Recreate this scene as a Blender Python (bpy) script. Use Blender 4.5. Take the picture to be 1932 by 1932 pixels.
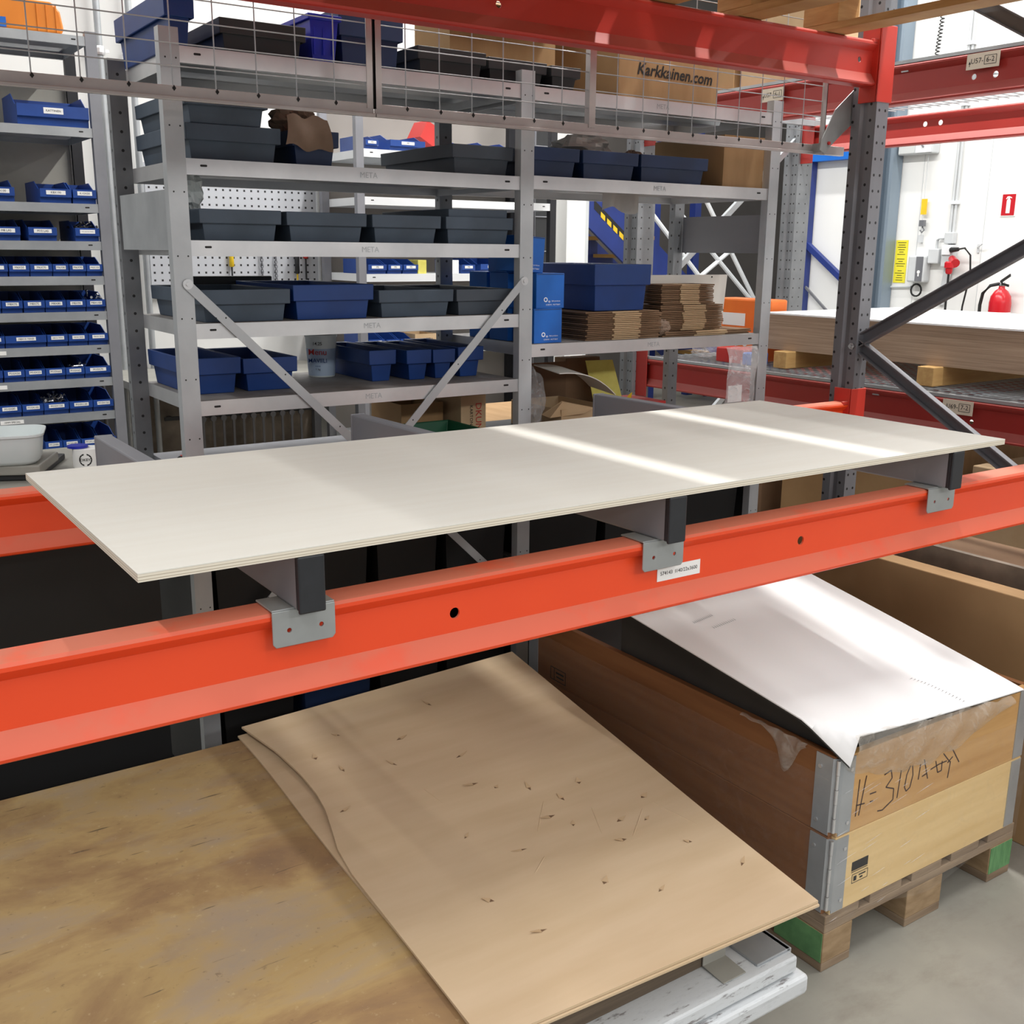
import bpy, bmesh, math, random
from mathutils import Vector, Matrix
random.seed(7)
for o in list(bpy.data.objects):
    bpy.data.objects.remove(o)
S = bpy.context.scene
COL = S.collection

# ------------------------------------------------------------------ camera
YAW, PITCH, ROLL = math.radians(34.2), math.radians(13.8), math.radians(0.5)
fw = Vector((math.sin(YAW) * math.cos(PITCH), math.cos(YAW) * math.cos(PITCH), -math.sin(PITCH)))
r0 = Vector((math.cos(YAW), -math.sin(YAW), 0))
u0 = r0.cross(fw)
Rv = r0 * math.cos(ROLL) + u0 * math.sin(ROLL)
Uv = -r0 * math.sin(ROLL) + u0 * math.cos(ROLL)
cam = bpy.data.cameras.new('camera')
cam.sensor_width = 36.0
cam.lens = 2003.0 / 1932.0 * 36.0
cam.clip_start = 0.02
co = bpy.data.objects.new('camera', cam)
COL.objects.link(co)
m = Matrix.Identity(4)
for i in range(3):
    m[i][0], m[i][1], m[i][2] = Rv[i], Uv[i], -fw[i]
m.translation = (0, -1.41, 1.60)
co.matrix_world = m
S.camera = co

# ------------------------------------------------------------------ light
w = bpy.data.worlds.new('world')
S.world = w
w.use_nodes = True
w.node_tree.nodes['Background'].inputs[0].default_value = (0.96, 0.98, 1.0, 1)
w.node_tree.nodes['Background'].inputs[1].default_value = 0.44


def strip_lamp(x, y0, y1, z, width, power, along='y', col=(1.0, 0.985, 0.955)):
    L = bpy.data.lights.new('ceiling_or_fill_strip', 'AREA')
    L.shape = 'RECTANGLE'
    L.energy = power
    L.color = col
    o = bpy.data.objects.new('ceiling_or_fill_strip', L)
    COL.objects.link(o)
    if along == 'y':
        L.size, L.size_y = width, y1 - y0
        o.location = (x, (y0 + y1) / 2, z)
    else:
        L.size, L.size_y = y1 - y0, width
        o.location = ((y0 + y1) / 2, x, z)
    return o


strip_lamp(3.53, -1.2, 6.5, 5.0, 0.10, 480)
strip_lamp(-1.6, -4.5, 6.0, 5.0, 0.10, 190)
strip_lamp(1.0, -6.5, -2.6, 5.0, 0.3, 70)
strip_lamp(7.0, -2.0, 8.0, 5.0, 0.10, 250)

front_fill = strip_lamp(-6.5, -3.0, 7.0, 4.0, 0.4, 160, 'x')  # tilted fill light behind the camera, added to brighten upright faces
front_fill.rotation_euler = (math.radians(58), 0, 0)

S.view_settings.view_transform = 'Standard'
S.view_settings.look = 'None'
S.view_settings.gamma = 1
S.view_settings.exposure = 0.08
S.view_settings.use_curve_mapping = False


# ------------------------------------------------------------------ helpers
def lin(h):
    out = []
    for i in (0, 2, 4):
        c = int(h[i:i + 2], 16) / 255
        out.append(c / 12.92 if c <= 0.04045 else ((c + 0.055) / 1.055) ** 2.4)
    return tuple(out) + (1,)


class NT:
    def __init__(s, name):
        s.m = bpy.data.materials.new(name)
        s.m.use_nodes = True
        s.t = s.m.node_tree
        s.b = s.t.nodes['Principled BSDF']
        s.co = None

    def n(s, kind, **kw):
        nd = s.t.nodes.new(kind)
        for k, v in kw.items():
            setattr(nd, k, v)
        return nd

    def l(s, a, b):
        s.t.links.new(a, b)

    def obj(s):
        if s.co is None:
            s.co = s.n('ShaderNodeTexCoord')
        return s.co.outputs['Object']

    def mapping(s, scale=(1, 1, 1), rot=(0, 0, 0)):
        mp = s.n('ShaderNodeMapping')
        mp.inputs['Scale'].default_value = scale
        mp.inputs['Rotation'].default_value = rot
        s.l(s.obj(), mp.inputs['Vector'])
        return mp.outputs[0]

    def noise(s, scale, detail=4, stretch=(1, 1, 1), rough=.55, rot=(0, 0, 0), dist=0):
        nz = s.n('ShaderNodeTexNoise')
        nz.inputs['Scale'].default_value = scale
        nz.inputs['Detail'].default_value = detail
        nz.inputs['Roughness'].default_value = rough
        nz.inputs['Distortion'].default_value = dist
        s.l(s.mapping(stretch, rot), nz.inputs['Vector'])
        return nz.outputs[0]

    def ramp(s, fac, stops):
        r = s.n('ShaderNodeValToRGB')
        el = r.color_ramp.elements
        while len(el) < len(stops):
            el.new(.5)
        for e, (p, c) in zip(el, stops):
            e.position = p
            e.color = c if isinstance(c, tuple) else (c, c, c, 1)
        s.l(fac, r.inputs[0])
        return r.outputs[0]

    def mix(s, fac, a, b, mode='MIX'):
        mx = s.n('ShaderNodeMix', data_type='RGBA', blend_type=mode)
        for sock, v in ((mx.inputs[0], fac), (mx.inputs[6], a), (mx.inputs[7], b)):
            if isinstance(v, (float, int, tuple)):
                sock.default_value = v
            else:
                s.l(v, sock)
        return mx.outputs[2]

    def math(s, op, a, b=None, c=None):
        mn = s.n('ShaderNodeMath', operation=op)
        for sock, v in zip(mn.inputs, (a, b, c)):
            if v is None:
                continue
            if isinstance(v, (float, int)):
                sock.default_value = v
            else:
                s.l(v, sock)
        return mn.outputs[0]

    def xyz(s):
        sp = s.n('ShaderNodeSeparateXYZ')
        s.l(s.obj(), sp.inputs[0])
        return sp.outputs

    def dots(s, a, b, pa, pb, r, oa=0., ob=0., square=False):
        ca = s.math('ABSOLUTE', s.math('SUBTRACT', s.math('FRACT', s.math('ADD', s.math('DIVIDE', a, pa), oa)), .5))
        cb = s.math('ABSOLUTE', s.math('SUBTRACT', s.math('FRACT', s.math('ADD', s.math('DIVIDE', b, pb), ob)), .5))
        ca = s.math('MULTIPLY', ca, pa)
        cb = s.math('MULTIPLY', cb, pb)
        if square:
            d = s.math('MAXIMUM', ca, cb)
        else:
            d = s.math('SQRT', s.math('ADD', s.math('MULTIPLY', ca, ca), s.math('MULTIPLY', cb, cb)))
        return s.math('LESS_THAN', d, r)

    def bump(s, h, strength=.2, dist=.002):
        bp = s.n('ShaderNodeBump')
        bp.inputs['Strength'].default_value = strength
        bp.inputs['Distance'].default_value = dist
        s.l(h, bp.inputs['Height'])
        s.l(bp.outputs[0], s.b.inputs['Normal'])

    def facing_x(s):
        if s.co is None:
            s.obj()
        sp = s.n('ShaderNodeSeparateXYZ')
        s.l(s.co.outputs['Normal'], sp.inputs[0])
        return s.math('GREATER_THAN', s.math('ABSOLUTE', sp.outputs[0]), .7)

    def facing_y(s):
        if s.co is None:
            s.obj()
        sp = s.n('ShaderNodeSeparateXYZ')
        s.l(s.co.outputs['Normal'], sp.inputs[0])
        return s.math('GREATER_THAN', s.math('ABSOLUTE', sp.outputs[1]), .7)

    def upness(s):
        g = s.n('ShaderNodeNewGeometry')
        sp = s.n('ShaderNodeSeparateXYZ')
        s.l(g.outputs['Normal'], sp.inputs[0])
        return sp.outputs[2]

    def col(s, c):
        if isinstance(c, tuple):
            s.b.inputs['Base Color'].default_value = c
        else:
            s.l(c, s.b.inputs['Base Color'])

    def set(s, rough=.5, metal=0., spec=None):
        s.b.inputs['Roughness'].default_value = rough
        s.b.inputs['Metallic'].default_value = metal
        if spec is not None:
            s.b.inputs['Specular IOR Level'].default_value = spec


MT = {}


def simple(name, c1, c2=None, rough=.5, metal=0., scale=6, stretch=(1, 1, 1), bump=0, spec=None, var=0, lo=.35, hi=.65, detail=4):
    s = NT(name)
    s.set(rough, metal, spec)
    base = lin(c1)
    if c2 or bump:
        nz = s.noise(scale, detail, stretch)
    if c2:
        base = s.ramp(nz, [(lo, lin(c1)), (hi, lin(c2))])
    if var:
        oi = s.n('ShaderNodeObjectInfo')
        base = s.mix(s.math('MULTIPLY', oi.outputs['Random'], var), base, lin('2a2018') if var > 0 else lin('ffffff'))
    s.col(base)
    if bump:
        s.bump(nz, bump)
    MT[name] = s.m
    return s.m


def dusty(name, c, dust, rough=.4, amount=.8, c2=None):
    """paint with dust lying on whatever faces up"""
    s = NT(name)
    s.set(rough)
    nz = s.noise(9, 5, (1, 1, 1))
    base = s.ramp(s.noise(3, 3), [(.3, lin(c)), (.7, lin(c2 or c))])
    up = s.math('MULTIPLY', s.math('SUBTRACT', s.upness(), .25), 2.2)
    up = s.math('MINIMUM', s.math('MAXIMUM', up, 0.), 1.)
    patch = s.ramp(nz, [(.30, .45), (.44, 1.)])
    mx = s.math('MULTIPLY', s.math('MULTIPLY', up, amount), patch)
    s.col(s.mix(mx, base, lin(dust)))
    rr = s.math('ADD', rough, s.math('MULTIPLY', mx, .35))
    s.l(rr, s.b.inputs['Roughness'])
    MT[name] = s.m


dusty('orange_paint', 'f04e20', 'b8866f', .40, .62, 'ea481e')
dusty('red_paint', 'c93a2e', 'c48a7c', .40, .5, 'be362c')
dusty('deep_red_paint', 'a22f29', 'a8766c', .42, .35, '982b26')
simple('white_wall', 'eeeeec', 'e6e6e4', .85, scale=.8)
simple('shaded_wall', '8c8680', '7d7873', .85, scale=.6)  # white wall with the shelves' shade put into its colour
simple('dark_wall', '57524e', '4a4643', .9, scale=.8)
simple('birch_face', 'dfddd5', 'dcd9d0', .6, scale=3, stretch=(.6, 9, 1))
simple('dark_cap', '23252a', '1d1f23', .5, scale=30, bump=.1)
simple('bar_grey', '8d8e94', '83848a', .5, .2, scale=5, stretch=(1, .2, 1))
simple('clip_grey', 'a3a6a6', '989b9b', .42, .3, scale=12)
simple('corrugated', 'd0b898', 'c8af8d', .85, scale=2.5, stretch=(1, 6, 1))
simple('carton', 'a98860', '9d7c55', .85, scale=4, stretch=(5, 1, 1))
simple('carton_dark', '7d6148', '6e543d', .85, scale=4)
simple('carton_pale', 'b99c78', 'c5aa87', .85, scale=5)
simple('carton_white', 'eceae4', 'e4e1d8', .7, scale=3)
simple('white_sheet', 'fbfbfb', 'f6f6f7', .55, scale=1.3)
simple('sheet_under', '3a3835', '2f2d2b', .8, scale=3)
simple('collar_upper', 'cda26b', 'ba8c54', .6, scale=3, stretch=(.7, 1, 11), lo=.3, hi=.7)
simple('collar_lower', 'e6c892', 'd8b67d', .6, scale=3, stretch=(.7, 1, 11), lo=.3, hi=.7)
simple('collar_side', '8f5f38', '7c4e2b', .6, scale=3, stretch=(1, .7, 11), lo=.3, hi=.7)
simple('pallet_wood', '9c876f', '7c6854', .8, scale=5, stretch=(.7, 1, 9), bump=.3)
simple('block_wood', 'a48a6a', '8c7354', .8, scale=14, stretch=(1, 1, 3), bump=.3)
simple('pine', 'c39a63', 'a87c48', .7, scale=4, stretch=(1.2, 1.2, 9), bump=.1)
simple('new_wood', 'cda76c', 'bd935a', .7, scale=5, stretch=(1, 8, 8))
simple('green_paint', '6a9a66', '578557', .7, scale=20, stretch=(6, 1, 1))
simple('blue_plastic', '08387c', '073270', .45, scale=8, bump=.03)
simple('navy_plastic', '1a3159', '172b4e', .5, scale=8)
simple('grey_plastic', '444d58', '3d4651', .55, scale=8, bump=.04)
simple('slate_plastic', '435161', '3a4755', .55, scale=8, bump=.04)
simple('black_plastic', '2b2c2e', '252628', .5, scale=8)
simple('royal_plastic', '1c2cb4', '1826a0', .35, scale=5)
simple('carton_blue', '0f68c6', '0c5db6', .5, scale=6)
simple('shelf_bin_blue', '1f4896', '1a3f86', .42, scale=9)
simple('label_white', 'f2f2f0', None, .5)
simple('label_tan', 'd8cdbb', None, .6)
simple('ink', '1c1a1a', None, .7)
simple('marker', '3a2320', None, .7)
simple('white_ink', 'eef2f8', None, .6)
simple('red_ink', 'c0302b', None, .6)
simple('dark_steel', '75767b', '696a6f', .42, .15, scale=6, stretch=(1, 1, .3))
simple('blue_steel', '22357c', '1d2e6c', .45, scale=3)
simple('yellow_paint', 'e9c52a', 'dcb61f', .5, scale=9)
simple('tread_wood', 'b28a4a', 'a07a3e', .6, scale=5)
simple('orange_case', 'e58a25', 'd97c1a', .45, scale=4)
simple('clear_tub', 'dfe6e6', 'd2dada', .35, scale=4)
simple('shade_plastic', '141415', '101011', .6, scale=8)  # near black standing in for deep shade
simple('bucket_blue', 'a9bdd6', 'b4c6db', .4, scale=5)
simple('chrome', 'c9c9c9', None, .22, 1.0)
simple('fire_red', 'c01824', 'b51520', .25, scale=3)
simple('black_rubber', '161616', None, .6)
simple('device_grey', 'a19f97', '94928a', .5, scale=6)
simple('socket_grey', 'c9ccce', 'c2c5c7', .45, scale=5)
simple('yellow_sheet', 'efe23a', 'e8da32', .6, scale=6)
simple('paper_yellow', 'd9d06a', 'cfc55c', .6, scale=30)
simple('bag_grey', 'b9b6b0', 'a8a49e', .35, scale=10, bump=.5)
simple('brown_paper', '857061', '75614f', .8, scale=12, bump=.4)
simple('green_plastic', '12603f', '0f5436', .45, scale=6)
simple('white_trim', 'e4e6e8', 'dcdfe1', .5, scale=4)
simple('sticker_orange', 'f07a28', 'ea6c1c', .5, scale=4)
simple('lamp_face', 'd9dcda', None, .3, .3)
simple('dark_stack', '6b5c4c', '564a3d', .85, scale=3, stretch=(.6, 1, 30))
simple('grime_shade_board', '8b7f72', '5f564c', .85, scale=5)  # grime on the crate; behind the spanners it stands for shade
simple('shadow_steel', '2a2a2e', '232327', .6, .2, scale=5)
simple('column_grey', '8b99a6', '7e8c99', .45, .4, scale=2, stretch=(1, 1, .2))


def galv(name, a, b, rough=.38, metal=.85, holes=None, dust=None):
    s = NT(name)
    nz = s.noise(7, 5, (1, 1, 1))
    fine = s.noise(40, 3, (1, 1, .4))
    c = s.ramp(nz, [(.3, lin(a)), (.7, lin(b))])
    c = s.mix(s.math('MULTIPLY', fine, .25), c, lin(a))
    if dust:
        up = s.math('GREATER_THAN', s.upness(), .8)
        dn = s.ramp(s.noise(5, 5, (1, 1, 1), .65), [(.25, .65), (.6, .95)])
        df = s.math('MULTIPLY', up, dn)
        c = s.mix(df, c, lin(dust))
        s.l(s.math('MULTIPLY', s.math('SUBTRACT', 1., df), metal), s.b.inputs['Metallic'])
        s.col(c)
        s.l(s.math('ADD', rough, s.math('MULTIPLY', df, .4)), s.b.inputs['Roughness'])
        MT[name] = s.m
        return
    if holes:
        x, y, z = s.xyz()
        d = holes(s, x, y, z)
        c = s.mix(d, c, (.012, .012, .012, 1))
        s.l(s.math('MULTIPLY', s.math('SUBTRACT', 1., d), metal), s.b.inputs['Metallic'])
    else:
        s.b.inputs['Metallic'].default_value = metal
    s.col(c)
    s.l(s.math('ADD', rough - .04, s.math('MULTIPLY', s.noise(3, 2, (1, 1, 1)), .12)), s.b.inputs['Roughness'])
    MT[name] = s.m


galv('galvanised', 'cdced0', 'e2e2e3', .34, .66, dust='6f6a66')
galv('galvanised_dull', 'a2a6aa', 'b8bcbf', .40, .45)
galv('rail_steel', 'b4aeac', 'cbc6c4', .34, .5)
galv('post_steel', 'aeb2b6', 'c1c5c8', .40, .35,
     lambda s, x, y, z: s.math('MULTIPLY', s.dots(x, z, .026, .155, .0022, 0.0, .3), s.math('LESS_THAN', y, .003)))
galv('slotted_steel', '74777b', '8a8d90', .45, .4,
     lambda s, x, y, z: s.math('MAXIMUM', s.math('MULTIPLY', s.facing_y(), s.dots(x, z, .05, .05, .0042, 0., .2)), s.math('MULTIPLY', s.facing_x(), s.dots(y, z, .032, .05, .0045, 0., .2))))


def upright_mat():
    s = NT('upright_steel')
    x, y, z = s.xyz()
    nz = s.noise(5, 5, (1, 1, .3))
    c = s.ramp(nz, [(.3, lin('737479')), (.7, lin('88898f'))])
    d1 = s.math('MULTIPLY', s.facing_x(), s.dots(y, z, .072, .052, .0050, .19, .3))
    d2 = s.math('MULTIPLY', s.facing_y(), s.dots(x, z, .031, .052, .0048, .0, .7))
    d = s.math('MAXIMUM', d1, d2)
    c = s.mix(d, c, (.015, .015, .016, 1))
    s.col(c)
    s.set(.42, .35)
    MT['upright_steel'] = s.m


upright_mat()


def peg_mat():
    s = NT('pegboard')
    x, y, z = s.xyz()
    d = s.dots(x, z, .0385, .0385, .0052, 0., 0., True)
    s.col(s.mix(d, lin('c2c5cb'), lin('242426')))
    s.set(.5)
    MT['pegboard'] = s.m


peg_mat()


def ply_edge():
    s = NT('ply_edge')
    x, y, z = s.xyz()
    f = s.math('FRACT', s.math('DIVIDE', z, .0043))
    c = s.ramp(f, [(.0, lin('e6dfcf')), (.60, lin('e2dacb')), (.66, lin('aa9d8a')), (.86, lin('b8ac9a')), (.95, lin('e6dfcf'))])
    nz = s.noise(60, 3, (.1, .1, 1))
    c = s.mix(s.math('MULTIPLY', nz, .4), c, lin('cfc2ab'))
    s.col(c)
    s.set(.75)
    MT['ply_edge'] = s.m


ply_edge()


def stack_edge():
    s = NT('stack_edge')
    nz = s.noise(3, 6, (.8, .8, 60), .7)
    c = s.ramp(nz, [(.3, lin('8a7460')), (.5, lin('a68e78')), (.68, lin('b59e87'))])
    s.col(c)
    s.set(.8)
    MT['stack_edge'] = s.m


stack_edge()


def slab_mat():
    s = NT('worn_board')
    a = s.noise(1.9, 7, (1.0, 1.8, 1), .62, (0, 0, .1), .4)
    c = s.ramp(a, [(.30, lin('7d6350')), (.42, lin('9b7d58')), (.52, lin('b39868')), (.62, lin('ac977a')), (.74, lin('9c9084'))])
    g = s.noise(2.6, 6, (.9, 2.6, 1), .6, (0, 0, .15), .3)
    c = s.mix(s.ramp(g, [(.52, 0.), (.68, .7)]), c, lin('a1907f'))
    sc = s.noise(4.2, 4, (1.6, 20, 1), .6, (0, 0, .06))
    c = s.mix(s.ramp(sc, [(.66, 0.), (.70, .75)]), c, lin('4b4036'))
    fl = s.noise(46, 4, (1, 1, 1), .7)
    c = s.mix(s.ramp(fl, [(.62, 0.), (.72, .45)]), c, lin('c9b48c'))
    c = s.mix(s.ramp(fl, [(.28, .5), (.36, 0.)]), c, lin('5d4b39'))
    s.col(c)
    s.set(.55)
    s.bump(fl, .1)
    MT['worn_board'] = s.m


slab_mat()


def floor_mat():
    s = NT('concrete')
    a = s.noise(1.7, 7, (1, 1, 1), .6)
    c = s.ramp(a, [(.3, lin('7f7c74')), (.5, lin('96938a')), (.72, lin('a6a398'))])
    b = s.noise(5, 6, (1, 2.2, 1), .7, (0, 0, .6))
    c = s.mix(s.ramp(b, [(.5, 0.), (.75, .45)]), c, lin('7b7268'))
    s.col(c)
    s.set(.45)
    s.bump(s.noise(30, 4), .05)
    MT['concrete'] = s.m


floor_mat()


def white_wear():
    s = NT('worn_white_paint')
    a = s.noise(14, 6, (1, 4, 4), .7)
    c = s.ramp(a, [(.30, lin('b9bcbe')), (.45, lin('d0d3d6')), (.58, lin('cdd0d2')), (.63, lin('98979a')), (.70, lin('6d655c'))])
    s.col(c)
    s.set(.5)
    s.bump(a, .2)
    MT['worn_white_paint'] = s.m


white_wear()


def film_mat(name, alpha, tint, rough=.12):
    s = NT(name)
    nz = s.noise(24, 5, (1, 1, 1), .7, dist=1.2)
    s.col(lin(tint))
    s.set(rough)
    s.l(s.ramp(nz, [(.50, alpha), (.75, min(1., alpha * 2.4))]), s.b.inputs['Alpha'])
    s.bump(nz, .9, .01)
    MT[name] = s.m


film_mat('stretch_film', .022, 'e8e4de')
film_mat('bag_film', .14, 'e2dbd0', .12)
film_mat('clear_bag', .22, 'e6e6e8', .12)


# ------------------------------------------------------------------ geometry
class MB:
    def __init__(s):
        s.V, s.F = [], []

    def add(s, vs, fs):
        k = len(s.V)
        s.V += [tuple(v) for v in vs]
        s.F += [tuple(i + k for i in f) for f in fs]
        return s

    def box(s, x0, y0, z0, x1, y1, z1):
        return s.hexa([(x0, y0, z0), (x1, y0, z0), (x1, y1, z0), (x0, y1, z0), (x0, y0, z1), (x1, y0, z1), (x1, y1, z1), (x0, y1, z1)])

    def hexa(s, p):
        return s.add(p, [(0, 3, 2, 1), (4, 5, 6, 7), (0, 1, 5, 4), (1, 2, 6, 5), (2, 3, 7, 6), (3, 0, 4, 7)])

    def prism(s, pts, axis, a, b):
        n = len(pts)
        f = {'x': lambda u, v, t: (t, u, v), 'y': lambda u, v, t: (u, t, v), 'z': lambda u, v, t: (u, v, t)}[axis]
        vs = [f(u, v, a) for u, v in pts] + [f(u, v, b) for u, v in pts]
        fs = [tuple(range(n)), tuple(range(2 * n - 1, n - 1, -1))] + [(i, (i + 1) % n, (i + 1) % n + n, i + n) for i in range(n)]
        return s.add(vs, fs)

    def tube(s, pts, r, n=8, caps=True):
        pts = [Vector(p) for p in pts]
        rings = []
        for i, p in enumerate(pts):
            d = (pts[min(i + 1, len(pts) - 1)] - pts[max(i - 1, 0)]).normalized()
            up = Vector((0, 0, 1)) if abs(d.z) < .9 else Vector((1, 0, 0))
            a = d.cross(up).normalized()
            b = a.cross(d)
            rr = r[i] if isinstance(r, (list, tuple)) else r
            rings.append([p + (a * math.cos(t) + b * math.sin(t)) * rr for t in (2 * math.pi * j / n for j in range(n))])
        vs = [v for ring in rings for v in ring]
        fs = []
        for i in range(len(pts) - 1):
            for j in range(n):
                fs.append((i * n + j, i * n + (j + 1) % n, (i + 1) * n + (j + 1) % n, (i + 1) * n + j))
        if caps:
            fs += [tuple(range(n)), tuple(range((len(pts) - 1) * n, len(pts) * n))]
        return s.add(vs, fs)

    def bar(s, p, q, w, t, side):
        """flat bar from p to q; w across in direction 'side', t along the third"""
        p, q, sd = Vector(p), Vector(q), Vector(side)
        d = (q - p).normalized()
        a = (sd - d * sd.dot(d)).normalized() * (w / 2)
        b = d.cross(a).normalized() * (t / 2)
        return s.hexa([p - a - b, p + a - b, p + a + b, p - a + b, q - a - b, q + a - b, q + a + b, q - a + b])

    def lathe(s, prof, c=(0, 0, 0), n=20, axis='z'):
        vs, fs = [], []
        for r, h in prof:
            for j in range(n):
                t = 2 * math.pi * j / n
                a, b = r * math.cos(t), r * math.sin(t)
                v = {'z': (a, b, h), 'y': (a, h, b), 'x': (h, a, b)}[axis]
                vs.append((v[0] + c[0], v[1] + c[1], v[2] + c[2]))
        k = len(prof)
        for i in range(k - 1):
            for j in range(n):
                fs.append((i * n + j, i * n + (j + 1) % n, (i + 1) * n + (j + 1) % n, (i + 1) * n + j))
        fs += [tuple(range(n)), tuple(range((k - 1) * n, k * n))]
        return s.add(vs, fs)

    def sheet(s, fn, nu, nv, t=.004, down=Vector((0, 0, -1))):
        top = [Vector(fn(i / nu, j / nv)) for j in range(nv + 1) for i in range(nu + 1)]
        n = len(top)
        vs = top + [v + down * t for v in top]
        W = nu + 1
        fs = []
        for j in range(nv):
            for i in range(nu):
                a = j * W + i
                fs.append((a, a + 1, a + W + 1, a + W))
                fs.append((a + n, a + W + n, a + W + 1 + n, a + 1 + n))
        rim = [i for i in range(W)] + [j * W + nu for j in range(1, nv + 1)] + [nv * W + i for i in range(nu - 1, -1, -1)] + [j * W for j in range(nv - 1, 0, -1)]
        for a, b in zip(rim, rim[1:] + rim[:1]):
            fs.append((a, a + n, b + n, b))
        return s.add(vs, fs)

    def tub(s, b, t, z0, z1, th, floor=.003):
        """open tub; b / t = (x0,y0,x1,y1) of the outside at bottom / top"""
        def q(r, d, z):
            return [(r[0] + d, r[1] + d, z), (r[2] - d, r[1] + d, z), (r[2] - d, r[3] - d, z), (r[0] + d, r[3] - d, z)]
        vs = q(b, 0, z0) + q(t, 0, z1) + q(t, th, z1) + q(b, th, z0 + floor)
        fs = [(0, 3, 2, 1), (12, 13, 14, 15)]
        for i in range(4):
            j = (i + 1) % 4
            fs += [(i, j, j + 4, i + 4), (i + 4, j + 4, j + 8, i + 8), (i + 8, j + 8, j + 12, i + 12)]
        return s.add(vs, fs)

    def ring(s, b, t, z0, z1, th):
        def q(r, d, z):
            return [(r[0] + d, r[1] + d, z), (r[2] - d, r[1] + d, z), (r[2] - d, r[3] - d, z), (r[0] + d, r[3] - d, z)]
        vs = q(b, 0, z0) + q(t, 0, z1) + q(t, th, z1) + q(b, th, z0)
        fs = []
        for i in range(4):
            j = (i + 1) % 4
            for k in range(4):
                k2 = (k + 1) % 4
                fs.append((i + 4 * k, j + 4 * k, j + 4 * k2, i + 4 * k2))
        return s.add(vs, fs)

    def rot(s, ang, c=(0, 0, 0), axis='Z'):
        R = Matrix.Rotation(ang, 3, axis)
        c = Vector(c)
        s.V = [tuple(R @ (Vector(v) - c) + c) for v in s.V]
        return s

    def xf(s, M):
        s.V = [tuple(M @ Vector(v)) for v in s.V]
        return s


def wloc(o):
    v = Vector((0, 0, 0))
    while o is not None:
        v += o.location
        o = o.parent
    return v


def tag(o, label=None, cat=None, group=None, kind=None):
    for k, v in (('label', label), ('category', cat), ('group', group), ('kind', kind)):
        if v:
            o[k] = v
    return o


def mesh_of(mb, name, smooth=None):
    me = bpy.data.meshes.new(name)
    me.from_pydata(mb.V, [], mb.F)
    bm = bmesh.new()
    bm.from_mesh(me)
    bmesh.ops.recalc_face_normals(bm, faces=bm.faces)
    bm.to_mesh(me)
    bm.free()
    if smooth:
        me.polygons.foreach_set('use_smooth', [True] * len(me.polygons))
        me.set_sharp_from_angle(angle=math.radians(smooth))
    return me


def link_mesh(name, me, mat, parent=None, loc=(0, 0, 0)):
    o = bpy.data.objects.new(name, me)
    COL.objects.link(o)
    if mat and not me.materials:
        me.materials.append(MT[mat])
    o.parent = parent
    o.location = loc
    return o


def build(name, mb, mat, parent=None, label=None, cat=None, group=None, kind=None, bev=0, smooth=None, local=False, origin=None):
    """mesh in world coordinates (or in the parent's when local)"""
    off = Vector((0, 0, 0))
    if parent is not None and not local:
        off = wloc(parent)
    elif parent is None and not local:
        if origin is None:
            xs, ys, zs = zip(*mb.V)
            origin = ((min(xs) + max(xs)) / 2, (min(ys) + max(ys)) / 2, min(zs))
        off = Vector(origin)
    mb.V = [(v[0] - off.x, v[1] - off.y, v[2] - off.z) for v in mb.V]
    me = mesh_of(mb, name, smooth)
    o = link_mesh(name, me, mat, parent, off if parent is None else (0, 0, 0))
    if bev:
        b = o.modifiers.new('bevel', 'BEVEL')
        b.width = bev
        b.segments = 2
        b.limit_method = 'ANGLE'
        b.angle_limit = math.radians(35)
    return tag(o, label, cat, group, kind)


def thing(name, loc, label, cat, group=None, kind=None):
    o = bpy.data.objects.new(name, None)
    COL.objects.link(o)
    o.location = loc
    o.empty_display_size = .05
    return tag(o, label, cat, group, kind)


def dup(o, parent=None, loc=None):
    c = o.copy()
    COL.objects.link(c)
    c.parent = parent
    if loc is not None:
        c.location = loc
    for ch in list(o.children):
        dup(ch, c)
    return c


def cut(o, mb):
    """bore the holes in mb out of o"""
    off = wloc(o)
    mb.V = [(v[0] - off.x, v[1] - off.y, v[2] - off.z) for v in mb.V]
    c = bpy.data.objects.new('cutter', mesh_of(mb, 'cutter'))
    COL.objects.link(c)
    c.location = off
    md = o.modifiers.new('holes', 'BOOLEAN')
    md.object = c
    md.solver = 'EXACT'
    bpy.context.view_layer.update()
    dg = bpy.context.evaluated_depsgraph_get()
    me = bpy.data.meshes.new_from_object(o.evaluated_get(dg))
    o.modifiers.clear()
    o.data = me
    bpy.data.objects.remove(c)


TXT = {}


def text(name, s, size, mat, parent, pos, xa=(1, 0, 0), ya=(0, 0, 1), align='CENTER', shear=0., bold=0., depth=.0004):
    key = (s, align, shear, bold)
    if key not in TXT:
        cu = bpy.data.curves.new('t', 'FONT')
        cu.body = s
        cu.size = 1
        cu.align_x = align
        cu.align_y = 'CENTER'
        cu.shear = shear
        cu.offset = bold
        cu.resolution_u = 2
        to = bpy.data.objects.new('t', cu)
        COL.objects.link(to)
        bpy.context.view_layer.update()
        me = bpy.data.meshes.new_from_object(to.evaluated_get(bpy.context.evaluated_depsgraph_get()))
        TXT[key] = ([tuple(v.co) for v in me.vertices], [tuple(p.vertices) for p in me.polygons])
        bpy.data.objects.remove(to)
        bpy.data.meshes.remove(me)
    vs, fs = TXT[key]
    xa, ya, p = Vector(xa).normalized(), Vector(ya).normalized(), Vector(pos)
    off = wloc(parent)
    me = bpy.data.meshes.new(name)
    me.from_pydata([tuple(p + xa * v[0] * size + ya * v[1] * size - off) for v in vs], [], fs)
    return link_mesh(name, me, mat, parent)


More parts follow.
